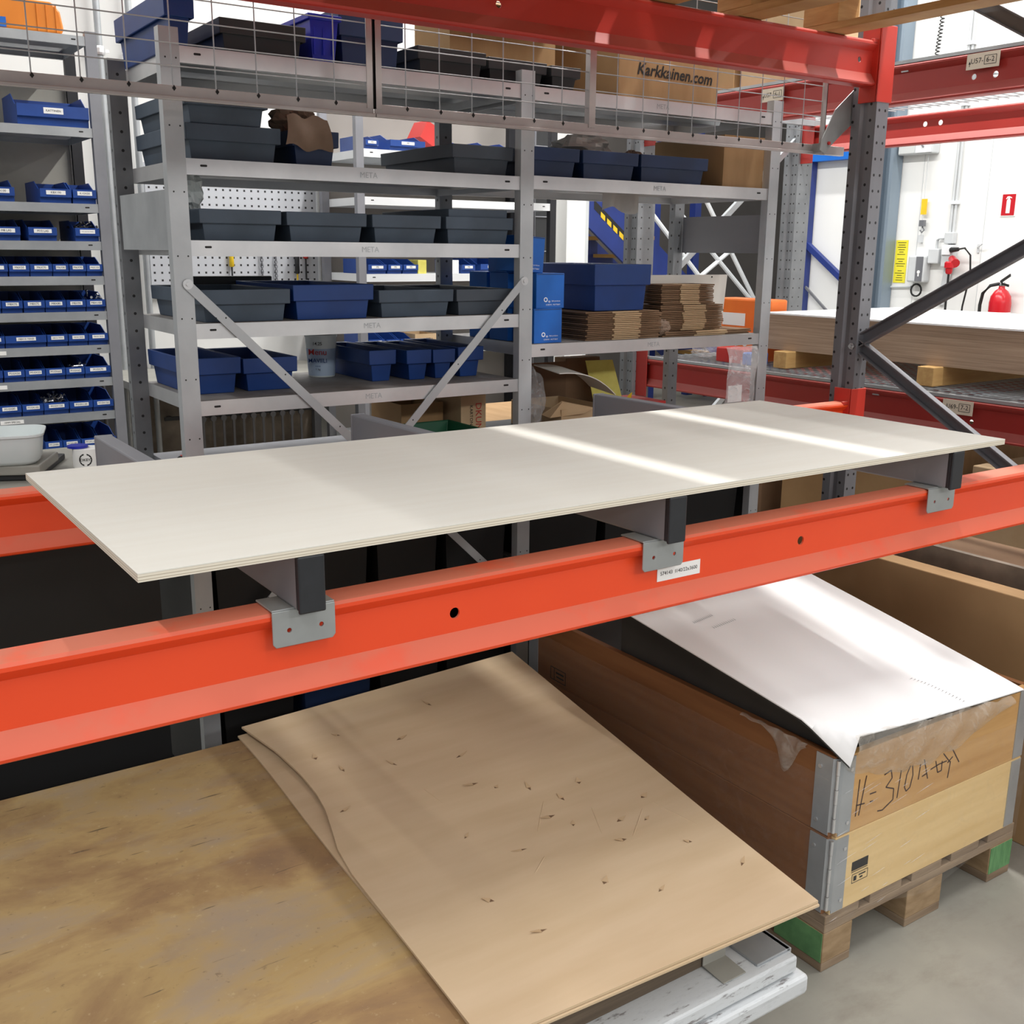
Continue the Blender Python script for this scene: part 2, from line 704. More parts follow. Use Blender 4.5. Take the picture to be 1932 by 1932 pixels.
def plate(pos, xa, ya, w, h, t=.0008):
    """thin plate centred at pos spanned by xa, ya"""
    xa, ya, p = Vector(xa).normalized() * w / 2, Vector(ya).normalized() * h / 2, Vector(pos)
    n = xa.cross(ya).normalized() * t
    return MB().hexa([p - xa - ya, p + xa - ya, p + xa + ya, p - xa + ya, p - xa - ya + n, p + xa - ya + n, p + xa + ya + n, p - xa + ya + n])


def bez(p, q, n, f):
    return [f(i / n) for i in range(n + 1)]


# ------------------------------------------------------------------ setting
def struct(name, mb, mat, **k):
    return build(name, mb, mat, kind='structure', origin=(0, 0, 0), **k)


struct('floor', MB().box(-6, -6, -.1, 13, 10, 0), 'concrete')
struct('wall_back', MB().box(-6, 4.3, 0, 4.2, 4.45, 7), 'white_wall')
struct('wall_far', MB().box(4.2, 8.6, 0, 13, 8.75, 7), 'dark_wall')
struct('wall_right', MB().box(8.0, -6, 0, 8.15, 5.62, 7), 'white_wall')
j = struct('trim_1', MB().box(4.2, 4.18, 0, 4.35, 4.47, 7), 'white_wall')
build('trim_strip', MB().box(4.35, 4.20, 0, 4.385, 4.45, 7).box(4.385, 4.21, 0, 4.40, 4.44, 7), 'socket_grey', j)
for k, yy in enumerate((3.72, 4.32, 4.9)):
    struct('trim_%d' % (k + 2), MB().box(7.997, yy, 0, 8.0, yy + .004, 7), 'socket_grey')


# ------------------------------------------------------------------ pallet rack
def beam_profile(h, d, t=.004, rec=.02, flip=1):
    """thin-walled beam section in (depth, height): lips at the edges, recessed web"""
    out = [(d, h), (.008, h), (.003, h - .002), (0, h - .007), (0, h - .013), (rec * .55, h - .024), (rec, h - .031), (rec, .040),
           (rec * .9, .037), (.002, .012), (0, .008), (.002, .003), (.007, 0), (d, 0)]
    inn = [(d, t), (.009, t), (.006, .008), (.006, .011), (rec + t, .037), (rec + t, h - .030), (rec * .55 + t, h - .022), (t + .001, h - .010), (t + .003, h - t), (d, h - t)]
    return [(u * flip, v) for u, v in out + inn]


def beam_x(x0, x1, yf, z0, mat, label, d=.055, h=.14, holes=(), name='rack_beam'):
    r = thing(name, (x0, yf, z0), label, 'rack beam')
    prof = [(yf + u, z0 + v) for u, v in beam_profile(h, d)]
    b = build('beam', MB().prism(prof, 'x', x0, x1), mat, r, smooth=28)
    if holes:
        c = MB()
        for hx, hz, hr in holes:
            c.lathe([(hr, yf - .02), (hr, yf + .045)], (hx, 0, z0 + hz), 14, 'y')
        cut(b, c)
    return r


def beam_y(y0, y1, xf, z0, mat, label, d=.055, h=.14, holes=(), flip=1):
    r = thing('rack_beam', (xf, y0, z0), label, 'rack beam')
    prof = [(xf + u, z0 + v) for u, v in beam_profile(h, d, flip=flip)]
    b = build('beam', MB().prism(prof, 'y', y0, y1), mat, r, smooth=28)
    if holes:
        c = MB()
        for hy, hz, hr in holes:
            c.lathe([(hr, xf - .03), (hr, xf + .05)], (0, hy, z0 + hz), 14, 'x')
        cut(b, c)
    return r


ZB, ZU = .945, 2.145      # beam levels
XE = 3.115                # the beams' right end
fb = beam_x(-.45, XE, 0, ZB, 'orange_paint', 'orange front beam of the pallet rack carrying the white board',
            holes=((.859, .073, .0095), (1.701, .074, .0095)))
lb = build('sticker', plate((1.358, .0195, 1.0103), (1, 0, 0), (0, 0, 1), .110, .0285), 'label_white', fb, label='white sticker with a printed number')
text('lettering', '574143  I140/22x3600', .0105, 'ink', lb, (1.358, .0183, 1.0103))
rb = beam_x(-.45, XE, 1.04, ZB, 'orange_paint', 'red rear beam of the pallet rack below the grey support bars')
ub = beam_x(-.45, XE, 1.04, ZU, 'red_paint', 'red upper rear beam of the pallet rack above the wire guard',
            holes=((3.048, .079, .009), (1.624, .070, .009)))
beam_x(-.45, XE, 0, ZU, 'red_paint', 'red upper front beam of the pallet rack above the camera')
for r_, z_ in ((rb, ZB), (ub, ZU)):
    build('connector', MB().box(XE - .004, 1.035, z_ - .05, XE + .002, 1.105, z_ + .19).box(XE - .004, 1.028, z_ - .05, XE + .075, 1.033, z_ + .19).box(XE - .03, 1.04, z_ + .13, XE, 1.05, z_ + .145), 'red_paint', r_, bev=.002)

# upright frame (right end of the bay)
uf = thing('upright_frame', (3.117, 1.0, 0), 'dark grey perforated upright frame with diagonal braces at the right end', 'rack frame')


def upright(x, y, parent, h, mat='upright_steel', wx=.062, wy=.10):
    pr = [(0, 0), (wx, 0), (wx, .018), (wx - .012, .026), (wx - .012, wy - .026), (wx, wy - .018), (wx, wy), (0, wy),
          (0, wy * .66), (.010, wy * .58), (.010, wy * .42), (0, wy * .34)]
    mb = MB().prism(pr, 'z', 0, h)
    me = mesh_of(mb, 'post')
    o = link_mesh('post', me, mat, parent, Vector((x, y, 0)) - wloc(parent))
    build('foot_plate', MB().box(x - .02, y - .02, 0, x + wx + .02, y + wy + .02, .006), 'dark_steel', parent)
    return o


upright(3.117, 1.03, uf, 3.6)
upright(3.117, -.03, uf, 3.6)
for (a, b) in (((1.04, 1.29), (.02, .72)), ((1.04, 1.30), (.02, 1.87)), ((.02, 1.95), (1.04, 2.54)), ((1.04, .14), (.02, .66))):
    br = MB()
    p, q = Vector((3.155, a[0], a[1])), Vector((3.155, b[0], b[1]))
    br.bar(p, q, .040, .004, (0, 0, 1))
    dd = (q - p).normalized()
    nn = Vector((1, 0, 0)).cross(dd).normalized() * .02
    off = Vector((.014, 0, 0))
    br.bar(p + nn - off, q + nn - off, .026, .004, (1, 0, 0))
    br.bar(p - nn - off, q - nn - off, .026, .004, (1, 0, 0))
    build('brace', br, 'dark_steel', uf)
build('bolt', MB().lathe([(.012, 3.108), (.012, 3.118)], (0, 1.045, 1.285), 6, 'x').lathe([(.007, 3.1), (.007, 3.12)], (0, 1.045, 1.285), 8, 'x'), 'chrome', uf)

# left end frame, outside the picture
uf2 = thing('upright_frame', (-.52, 1.0, 0), 'dark grey upright frame at the unseen left end of the rack', 'rack frame')
upright(-.52, 1.03, uf2, 3.6)
upright(-.52, -.03, uf2, 3.6)

# support bars across the beams
for i, (xa, xb, who) in enumerate(((.585, .588, 'leftmost of the three, under the board corner'), (1.297, 1.245, 'middle one of the three, beside the number sticker'), (2.143, 2.07, 'rightmost of the three, nearest the upright'))):
    z0, z1 = 1.089, 1.1725
    r = thing('support_bar', (xa, -.033, z0), 'grey box section support bar, ' + who, 'support bar', 'support bars across the rack beams')
    ya, yb = -.031, 1.16
    sx = (xb - xa) / (yb - ya)
    f = lambda x, y: (x + sx * (y - ya), y)
    mb = MB()
    a0, a1 = xa - .019, xa + .019
    pts = [f(a0, ya), f(a1, ya), f(a1, yb), f(a0, yb)]
    mb.hexa([(u, v, z0) for u, v in pts] + [(u, v, z1) for u, v in pts])
    build('tube', mb, 'bar_grey', r, bev=.004)
    build('end_cap', MB().box(xa - .021, -.037, z0 - .003, xa + .0215, -.030, z1 + .001).box(xa - .0195, -.031, z0, xa + .0195, -.02, z1), 'dark_cap', r, bev=.003)
    pe = f(xa, yb)
    build('end_cap', MB().box(pe[0] - .021, yb - .001, z0 - .001, pe[0] + .021, yb + .006, z1 + .001), 'bar_grey', r, bev=.003)
    for (yc, sgn) in ((0., 1), (1.094, -1)):
        cx = f(xa, yc)[0]
        cl = MB()
        y1 = yc - .004 * sgn
        cl.prism([(cx - .051, 1.0865), (cx + .049, 1.0865), (cx + .049, 1.036), (cx + .044, 1.030), (cx - .046, 1.030), (cx - .051, 1.036)], 'y', y1 - .0015 * sgn, y1 + .0015 * sgn)
        cl.box(cx - .051, min(y1, yc + .06 * sgn), 1.0855, cx + .049, max(y1, yc + .06 * sgn), 1.0888)
        b = build('clip', cl, 'clip_grey', r, bev=.0015)
        if sgn > 0:
            c = MB()
            for hx in (-.025, .026):
                c.lathe([(.0038, -.02), (.0038, .005)], (cx + hx, 0, 1.055), 10, 'y')
            cut(b, c)

# birch board
bd = thing('plywood_board', (.34, -.04, 1.173), 'long pale birch plywood board lying across the support bars', 'board')
x0, x1, y0, y1, zt, zb = .342, 2.318, -.036, .727, 1.186, 1.1735
build('face_veneer', MB().box(x0, y0, zt - .0014, x1, y1, zt), 'birch_face', bd)
build('core', MB().box(x0, y0, zb, x1, y1, zt - .0014), 'ply_edge', bd)


# ------------------------------------------------------------------ wire guard
def guard(xa, xb, label, first):
    r = thing('wire_guard', (xa, 1.185, 1.94), label, 'wire guard', 'wire guard panels behind the upper beam')
    zb_, zt_ = 1.952, 2.58
    rail = MB().prism([(1.186, zb_ + .012), (1.186, zb_ - .018), (1.205, zb_ - .018), (1.205, zb_ - .014), (1.190, zb_ - .014), (1.190, zb_ + .012)], 'x', xa, xb + (.0 if first else .11))
    rail.box(xa, 1.176, zb_ - .021, xb, 1.187, zb_ - .012)
    build('bottom_rail', rail, 'rail_steel', r, bev=.0015)
    for xe, dx in ((xa, 1), (xb, -1)):
        if (first and xe == xa):
            continue
        e = MB().box(min(xe, xe + .02 * dx), 1.183, zb_, max(xe, xe + .02 * dx), 1.186, zt_)
        e.box(min(xe, xe + .003 * dx), 1.183, zb_, max(xe, xe + .003 * dx), 1.205, zt_)
        build('edge_rail', e, 'rail_steel', r)
    n0 = math.ceil((xa + .03 - .509) / .1015)
    vm = hm = None
    k = n0
    while .509 + .1015 * k < xb - .025:
        x = .509 + .1015 * k
        if vm is None:
            o = build('upright_wire', MB().tube([(x, 1.1935, zb_ + .003), (x, 1.1935, zt_)], .0016, 6), 'galvanised_dull', r)
            vm, vx = o, x
            dd = MB().prism([(x - .0045, zb_ + .006), (x, zb_), (x + .0045, zb_ + .006), (x, zb_ + .013)], 'y', 1.1845, 1.1885)
            dm = build('wire_end', dd, 'black_rubber', o)
        else:
            dup(vm, r, (x - vx, 0, 0))
        k += 1
    for q in range(13):
        z = zb_ + .055 + .049 * q
        if hm is None:
            hm = build('cross_wire', MB().tube([(xa, 1.1902, z), (xb, 1.1902, z)], .0016, 6), 'galvanised_dull', r)
        else:
            dup(hm, r, (0, 0, z - zb_ - .055))
    return r


guard(-.40, 1.325, 'left wire mesh guard panel behind the red upper beam', True)
g2 = guard(1.3275, 3.05, 'right wire mesh guard panel running to the grey gusset plate', False)
build('stiffener', MB().box(2.022, 1.183, 1.953, 2.030, 1.205, 2.58).box(2.030, 1.183, 1.953, 2.045, 1.186, 2.58), 'rail_steel', g2)
gp = thing('gusset_plate', (3.05, 1.138, 1.93), 'pale grey sloping gusset plate joining wire guard to upright', 'bracket')
build('plate', MB().prism([(2.975, 1.941), (2.984, 1.978), (3.04, 2.075), (3.147, 2.16), (3.166, 2.058), (3.09, 2.005), (3.03, 1.958), (3.0, 1.93)], 'y', 1.136, 1.140), 'clip_grey', gp, bev=.001)
build('bolt', MB().lathe([(.006, 1.130), (.006, 1.138)], (3.015, 0, 1.965), 6, 'y'), 'red_ink', gp)
build('tab', MB().box(2.99, 1.140, 1.935, 2.994, 1.183, 1.965), 'clip_grey', gp)


# ------------------------------------------------------------------ pallets on the upper level
def upper_pallet(x0, x1, gaps, label, bottoms, cross=None):
    r = thing('pallet', (x0, .5, ZU + .14), label, 'pallet', 'pallets on the upper beams')
    z = ZU + .141
    for bx0, bx1 in bottoms:
        build('bottom_board', MB().box(bx0, -.04, z, bx1, 1.14, z + .022), 'pine', r, bev=.002)
        for yy in (-.04, .48, 1.0):
            build('block', MB().box(bx0, yy, z + .022, bx1, yy + .14, z + .1), 'pine', r, bev=.002)
    for yy in (-.04, .48, 1.0):
        for c0, c1 in (cross or [(x0, x1)]):
            build('cross_board', MB().box(c0, yy, z + .1, c1, yy + .14, z + .122), 'pine', r)
    e = [x0] + [g for gp_ in gaps for g in gp_] + [x1]
    for k in range(0, len(e), 2):
        build('deck_board', MB().box(e[k], -.04, z + .122, e[k + 1], 1.14, z + .144), 'pine', r, bev=.002)
    return z + .144


zt_ = upper_pallet(2.12, 2.955, [(2.41, 2.465), (2.75, 2.85)], 'pine pallet overhanging the red upper beam beside the upright', [(2.12, 2.22), (2.47, 2.57), (2.855, 2.955)], [(2.12, 2.41), (2.465, 2.75), (2.85, 2.955)])
upper_pallet(1.12, 2.015, [(1.40, 1.404), (1.735, 1.747)], 'second pine pallet from the upright on the upper beams', [(1.12, 1.22), (1.48, 1.6), (1.9, 2.0)])
upper_pallet(.1, 1.06, [(.4, .405), (.7, .705)], 'third pine pallet from the upright on the upper beams', [(.1, .2), (.5, .62), (.95, 1.05)])
for (a, b, lab) in ((.12, 1.04, 'third'), (1.14, 1.70, 'second')):
    build('load_carton', MB().box(a, .0, zt_ + .001, b, 1.1, zt_ + .7), 'carton', None, 'large brown carton standing on the %s pallet from the upright' % lab, 'carton', bev=.004)


# ------------------------------------------------------------------ second rack (runs away to the back wall)
r = thing('upright_frame', (3.52, 2.7, 0), 'galvanised slotted upright frame at the far end of the second rack', 'rack frame')
for xx, nm in ((3.52, 'near'), (4.64, 'far')):
    mb = MB().prism([(0, 0), (.11, 0), (.11, .02), (.095, .03), (.095, .07), (.11, .08), (.11, .1), (0, .1), (0, .07), (.012, .06), (.012, .04), (0, .03)], 'z', 0, 3.6)
    link_mesh('post', mesh_of(mb, 'post'), 'slotted_steel', r, (xx - 3.52, 0, 0))
    build('foot_plate', MB().box(xx - .02, 2.68, 0, xx + .13, 2.82, .006), 'dark_steel', r)
    if nm == 'near':
        for za, zb2 in ((.3, 1.2), (1.25, 1.3), (1.3, 2.2)):
            build('brace', MB().bar((xx + .05, 2.75, za), (xx + 1.15, 2.75, zb2), .03, .02, (0, 0, 1)), 'galvanised_dull', r)
B2 = [('deep_red_paint', 3.55, ZB, 1, 'deep red lower front beam of the second rack under the mesh deck', ((.845, .06, .009),)),
      ('deep_red_paint', 4.66, ZB, 1, 'deep red lower back beam of the second rack behind the plywood stack', ()),
      ('deep_red_paint', 3.55, ZU, 1, 'deep red upper front beam of the second rack with two paper labels', ((.983, .063, .010), (.901, .062, .011))),
      ('deep_red_paint', 4.66, ZU - .025, 1, 'deep red upper back beam of the second rack, seen below the mesh', ((1.963, .092, .0125), (1.879, .092, .0125)))]
rk = []
for mt_, xx, zz, fl, lab, hs in B2:
    rk.append(beam_y(-.9, 2.70, xx, zz, mt_, lab, holes=hs))
    build('connector', MB().box(xx - .006, 2.62, zz - .05, xx - .001, 2.71, zz + .19), mt_, rk[-1], bev=.002)


def rack_label(beam, y, z, s1, s2, half=False):
    l_ = build('paper_label', plate((3.549, y, z), (0, -1, 0), (0, -.02, 1), .125, .052), 'label_tan', beam)
    text('lettering', s1, .024, 'ink', l_, (3.5475, y + .022, z), (0, -1, 0))
    text('lettering', s2, .024, 'ink', l_, (3.5475, y - .028, z), (0, -1, 0))
    fr = MB()
    for d in (.014, -.014):
        fr.box(3.5472, y - .05, z + d - .0007, 3.548, y - .006, z + d + .0007)
    for d in (-.05, -.006):
        fr.box(3.5472, y + d - .0007, z - .014, 3.548, y + d + .0007, z + .014)
    build('label_frame', fr, 'ink', l_)
    build('arrow', MB().prism([(y + .054, z - .008), (y + .050, z + .001), (y + .046, z - .008)], 'x', 3.5472, 3.548).box(3.5472, y + .0492, z - .016, 3.548, y + .0508, z - .006), 'ink', l_)


rack_label(rk[0], .893, 1.055, 'U69-', '7-2')
rack_label(rk[2], .94, 2.255, 'U57-', '6-2')
rack_label(rk[2], 1.90, 2.245, 'U57-', '6-1')


def mesh_deck(z, label, pitch_y, pitch_x, y0=-.85, y1=2.65, rows=None):
    r = thing('mesh_deck', (3.56, y0, z), label, 'mesh deck', 'wire mesh decks of the second rack')
    w_ = MB()
    y = y0
    while y < y1:
        w_.box(3.56, y, z, 4.70, y + .004, z + .004)
        y += pitch_y
    x = 3.575
    while x < 4.70:
        w_.box(x, y0, z + .004, x + .004, y1, z + .008)
        x += pitch_x
    build('wires', w_, 'galvanised_dull', r, kind='stuff')
    for yy in (y0 + .0, (y0 + y1) / 2 - .01, (y0 + y1) / 2 + .35, y1 - .03):
        build('channel', MB().box(3.56, yy, z - .03, 4.70, yy + .03, z), 'galvanised_dull', r)
    build('edge_strip', MB().box(3.552, y0, z - .002, 3.575, y1, z + .010), 'galvanised_dull', r)
    return r


mesh_deck(ZB + .141 + .001, 'galvanised wire mesh deck under the plywood stack', .05, .05)
mesh_deck(ZU + .141 + .001, 'galvanised wire mesh deck on the upper beams of the second rack', .05, .1)

zd = ZB + .152
for (yy, who) in ((1.86, 'farther one, beside the shelving'), (1.11, 'nearer one, behind the diagonal brace'), (.2, 'nearest one, out past the picture')):
    build('timber_bearer', MB().box(3.70, yy, zd, 4.62, yy + .075, zd + .075), 'new_wood', None, 'short timber bearer under the plywood stack, ' + who, 'timber', 'bearers under the plywood stack', bev=.003)
ps = thing('plywood_stack', (3.72, -.3, zd + .076), 'thick stack of plywood sheets with a white top on timber bearers', 'plywood')
build('sheets', MB().box(3.76, -.6, zd + .076, 4.75, 2.07, zd + .233), 'stack_edge', ps)
build('top_sheet', MB().box(3.757, -.6, zd + .233, 4.755, 2.075, zd + .240), 'white_sheet', ps)
# goods on the second rack's upper deck
zu2 = ZU + .152
for k, (x, y, w_, d_, h_, mt_, lab) in enumerate((
        (3.62, 2.20, .40, .34, .26, 'carton', 'brown carton with a white label, nearest the slotted upright on the upper deck'),
        (3.62, 1.78, .45, .38, .44, 'carton_pale', 'tall pale carton in the middle of the upper deck'))):
    r = thing('carton', (x, y, zu2), lab, 'carton', 'cartons on the upper mesh deck')
    build('box', MB().box(x, y, zu2, x + w_, y + d_, zu2 + h_), mt_, r, bev=.003)
    build('tape', MB().box(x - .0008, y + d_ / 2 - .025, zu2 + h_ - .08, x + w_, y + d_ / 2 + .025, zu2 + h_ + .001), 'carton_pale', r)
    l_ = build('paper_label', plate((x - .001, y + d_ * .5, zu2 + h_ * .35), (0, -1, 0), (0, 0, 1), .13, .05), 'label_white', r)
    text('lettering', 'WURTH' if k == 9 else 'AIR FLOW', .022, 'ink', l_, (x - .0022, y + d_ * .5, zu2 + h_ * .35), (0, -1, 0))


# ------------------------------------------------------------------ lower goods in front
# brown worn board, the base it lies on, corrugated sheet
wb = thing('white_platform', (.4, .4, 0), 'low platform edged with worn white painted boards by the pallet box', 'platform')
build('top_board', MB().box(-.40, -.235, .236, 1.482, 1.03, .27), 'worn_white_paint', wb, bev=.005)
build('lower_board', MB().box(-.40, -.252, .19, 1.50, 1.03, .232), 'worn_white_paint', wb, bev=.008)
build('hinge_plate', MB().box(1.39, -.215, .2705, 1.483, -.10, .276).box(1.472, -.215, .240, 1.486, -.10, .276), 'galvanised_dull', wb, bev=.002)
build('corner_clip', MB().prism([(-.157, .30), (-.157, .2745), (-.215, .2712), (-.215, .2732), (-.160, .2765), (-.160, .30)], 'x', 1.30, 1.36), 'device_grey', wb, bev=.001)
for lx in (-.3, .45, 1.3):
    build('skid', MB().box(lx, -.18, 0, lx + .1, 1.0, .19), 'dark_stack', wb)
build('board_stack', MB().box(-.40, -.155, .271, 1.36, 1.03, .350), 'dark_stack', None, 'dark stack of boards between white platform and worn brown board', 'boards')
build('worn_board', MB().box(-.40, -.17, .351, 1.40, 1.066, .369), 'worn_board', None, 'stained brown fibreboard covering the stack at lower left', 'board', bev=.002)


def lerp(a, b, t):
    return a + (b - a) * t


def card(u, v, top=True):
    # u across (left to right), v from near edge to far edge
    left = lerp(lerp(.776, .816, min(v / .55, 1)), .838, max(0, (v - .55) / .45))
    right = lerp(1.522, 1.625, min(v / .5, 1)) if v < .5 else lerp(1.625, 1.70, (v - .5) / .5)
    x = lerp(left, right, u)
    y = lerp(-.205 - .035 * u, 1.085, v)
    z = .3745 + .012 * math.sin(u * 2.2) * (1 - v) * 0 + .045 * u * max(0, v - .25) ** 1.5
    if top:
        pts = ((0, 0), (.42, 0), (.50, .010), (.56, .028), (.62, .046), (.68, .055), (.76, .056), (.87, .045), (1.01, .012))
        ins = 0
        for (va, ia), (vb, ib) in zip(pts, pts[1:]):
            if va <= v < vb:
                ins = lerp(ia, ib, (v - va) / (vb - va))
        x += ins * (1 - u)
        z += .006 + .014 * (max(0, v - .5) / .5) ** .8
    return (x, y, z)


cs = thing('corrugated_sheet', (1.15, .4, .372), 'large creased brown corrugated cardboard sheet lying over the worn board', 'cardboard')
mb = MB().sheet(lambda u, v: card(u ** 1.5, v), 60, 40, .005)
build('upper_sheet', mb, 'corrugated', cs, smooth=25)
build('lower_sheet', MB().sheet(lambda u, v: Vector(card(u, v, False)) + Vector((.004 * math.sin(9 * v), -.004, -.0005)), 20, 24, .0045), 'corrugated', cs, smooth=25)
# torn flaps and dents in the sheet
random.seed(11)
tears = [(.08, .80), (.12, .73), (.27, .70), (.36, .78), (.45, .56), (.51, .53), (.33, .42), (.60, .50), (.66, .44), (.58, .40), (.62, .36), (.25, .25), (.43, .34), (.70, .28), (.75, .33), (.88, .37), (.82, .31), (.86, .22), (.93, .13), (.66, .14), (.30, .15), (.55, .20), (.48, .66), (.20, .86), (.05, .60), (.75, .47), (.55, .88)]
for (u, v) in tears:
    c = Vector(card(u, v))
    a = random.uniform(0, 3.1)
    L, W = random.uniform(.010, .026), random.uniform(.004, .008)
    d, e = Vector((math.cos(a), math.sin(a), 0)), Vector((-math.sin(a), math.cos(a), 0))
    f = MB()
    n = Vector((0, 0, 1))
    p = [c + n * .0002 - e * W, c + n * .0002 + e * W, c + d * L + n * random.uniform(.002, .006)]
    f.add([p[0], p[1], p[2], p[0] + n * .0006, p[1] + n * .0006, p[2] + n * .0006], [(0, 2, 1), (3, 4, 5), (0, 1, 4, 3), (1, 2, 5, 4), (2, 0, 3, 5)])
    t = build('torn_flap', f, 'carton_pale', cs)
    g = MB().add([c + n * .0004 - e * W * .7 - d * .001, c + n * .0004 + e * W * .7 - d * .001, c + n * .0004 - d * L * .6], [(0, 1, 2)])
    build('tear', g, 'carton_dark', cs)
for (ua, va, ub_, vb) in ((.50, .36, .62, .46), (.48, .31, .40, .27), (.72, .27, .86, .35), (.88, .36, .94, .24), (.66, .30, .72, .40), (.30, .6, .34, .52)):
    pts = [Vector(card(lerp(ua, ub_, t / 6), lerp(va, vb, t / 6))) - Vector((0, 0, .0012 + .0005 * (t in (0, 6)))) for t in range(7)]
    build('crease', MB().tube(pts, [.0006, .002, .0022, .0022, .0022, .002, .0006], 6), 'corrugated', cs, smooth=60)


# ------------------------------------------------------------------ pallet box
PX0, PX1, PY0, PY1 = 1.78, 2.53, -.065, 1.12
pl = thing('pallet', (2.15, .5, 0), 'weathered wooden pallet with green blocks under the collar box', 'pallet')
for bx0, bx1 in ((PX0, PX0 + .1), (2.085, 2.225), (PX1 - .1, PX1)):
    build('bottom_board', MB().box(bx0, PY0, 0, bx1, PY1, .022), 'pallet_wood', pl, bev=.002)
    for yy in (PY0, .46, PY1 - .145):
        b = build('block', MB().box(bx0, yy, .022, bx1, yy + .145, .1), 'block_wood', pl, bev=.002)
        if yy == PY0 and bx0 == PX0:
            build('paint', MB().box(bx0 - .0015, yy + .003, .024, bx0, yy + .142, .098), 'green_paint', b)
        if yy == PY0 and bx0 > 2.4:
            build('paint', MB().box(bx0 + .002, yy - .0015, .024, bx1 - .002, yy, .098), 'green_paint', b)
for yy in (PY0, .46, PY1 - .145):
    build('cross_board', MB().box(PX0, yy, .1, PX1, yy + .145, .122), 'pallet_wood', pl, bev=.002)
for k in range(5):
    wx = (PX1 - PX0 - .16) / 5
    a = PX0 + k * (wx + .04)
    build('deck_board', MB().box(a, PY0, .122, a + wx, PY1, .144), 'pallet_wood', pl, bev=.002)
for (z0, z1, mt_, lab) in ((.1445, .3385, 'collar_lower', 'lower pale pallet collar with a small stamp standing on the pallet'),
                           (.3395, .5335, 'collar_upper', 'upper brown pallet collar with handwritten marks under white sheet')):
    r = thing('pallet_collar', (2.15, .5, z0), lab, 'pallet collar', 'collars of the pallet box')
    t = .019
    build('board', MB().box(PX0 + .012, PY0, z0, PX1 - .012, PY0 + t, z1), mt_, r, bev=.0015)
    build('board', MB().box(PX0 + .012, PY1 - t, z0, PX1 - .012, PY1, z1), mt_, r, bev=.0015)
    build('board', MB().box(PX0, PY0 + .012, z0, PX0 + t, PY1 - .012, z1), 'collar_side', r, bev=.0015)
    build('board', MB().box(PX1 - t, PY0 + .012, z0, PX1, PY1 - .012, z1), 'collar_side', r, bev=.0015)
    for cx, sx in ((PX0, 1), (PX1, -1)):
        for cy, sy in ((PY0, 1), (PY1, -1)):
            h = MB()
            h.box(min(cx, cx + .055 * sx) + (.014 if sx > 0 else 0), cy - .0022 * sy if sy > 0 else cy, z0 + .004, max(cx, cx + .055 * sx) - (0 if sx > 0 else .014), cy if sy > 0 else cy + .0022, z1 - .004)
            h.box(cx - .0022 if sx > 0 else cx, min(cy, cy + .06 * sy) + (.014 if sy > 0 else 0), z0 + .004, cx if sx > 0 else cx + .0022, max(cy, cy + .06 * sy) - (0 if sy > 0 else .014), z1 - .004)
            a, b = (cx - .0022 * sx, cy + .014 * sy), (cx + .014 * sx, cy - .0022 * sy)
            h.hexa([(a[0], a[1], z0 + .012), (b[0], b[1], z0 + .012), (b[0] + .002 * sx, b[1] + .003 * sy, z0 + .012), (a[0] + .003 * sx, a[1] + .002 * sy, z0 + .012),
                    (a[0], a[1], z1 - .004), (b[0], b[1], z1 - .004), (b[0] + .002 * sx, b[1] + .003 * sy, z1 - .004), (a[0] + .003 * sx, a[1] + .002 * sy, z1 - .004)])
            o = build('corner_hinge', h, 'galvanised_dull', r)
            if sy > 0 and sx > 0:
                px, py = (a[0] + b[0]) / 2 - .002, (a[1] + b[1]) / 2 - .002
                pn = MB()
                for q in range(5):
                    za = z0 + .014 + q * .035
                    pn.lathe([(.0036 if q % 2 else .0046, za), (.0036 if q % 2 else .0046, za + .034)], (px, py, 0), 10)
                build('hinge_pin', pn, 'galvanised', o, smooth=40)
                rv = MB()
                for zz in (z0 + .03, z0 + .16):
                    rv.lathe([(.005, cy - .0042), (.004, cy - .002)], (cx + .043, 0, zz), 10, 'y')
                    rv.lathe([(.005, cx - .0042), (.004, cx - .002)], (0, cy + .047, zz), 10, 'x')
                build('rivet', rv, 'galvanised', o)
    if z0 > .3:
        wr = [[(1.857, .464), (1.853, .374)], [(1.88, .467), (1.864, .373)], [(1.852, .401), (1.882, .398)], [(1.898, .416), (1.92, .415)], [(1.901, .396), (1.912, .395)],
              [(1.945, .45), (1.969, .455), (1.975, .434), (1.955, .416), (1.985, .404), (1.986, .376), (1.95, .36), (1.932, .363)], [(2.007, .444), (2.001, .375)],
              [(2.041, .446), (2.03, .426), (2.026, .395), (2.034, .383), (2.047, .389), (2.054, .419), (2.049, .444)], [(2.08, .439), (2.077, .4)], [(2.093, .447), (2.114, .392)],
              [(2.091, .404), (2.108, .407)], [(2.122, .413), (2.154, .418), (2.185, .418)], [(2.14, .43), (2.152, .397), (2.167, .398), (2.166, .423)], [(2.201, .413), (2.196, .37)],
              [(2.168, .442), (2.198, .412)], [(2.205, .442), (2.237, .401)], [(2.189, .412), (2.208, .423)]]
        hw = MB()
        for st in wr:
            for (p, q) in zip(st, st[1:]):
                hw.bar((p[0], PY0 - .0006, p[1]), (q[0], PY0 - .0006, q[1]), .0028, .0006, (0, 0, 1) if abs(p[0] - q[0]) > abs(p[1] - q[1]) else (1, 0, 0))
        build('handwriting', hw, 'marker', r)
        sm = MB()
        for (ya, yb, za, zb_) in ((.92, .995, .352, .354), (.92, .995, .39, .392), (.92, .922, .352, .392), (.993, .995, .352, .392), (.975, .977, .352, .392), (.93, .965, .364, .368), (.93, .968, .376, .381)):
            sm.box(PX0 - .0006, ya, za, PX0, yb, zb_)
        build('stamp', sm, 'ink', r)
    else:
        sm = MB()
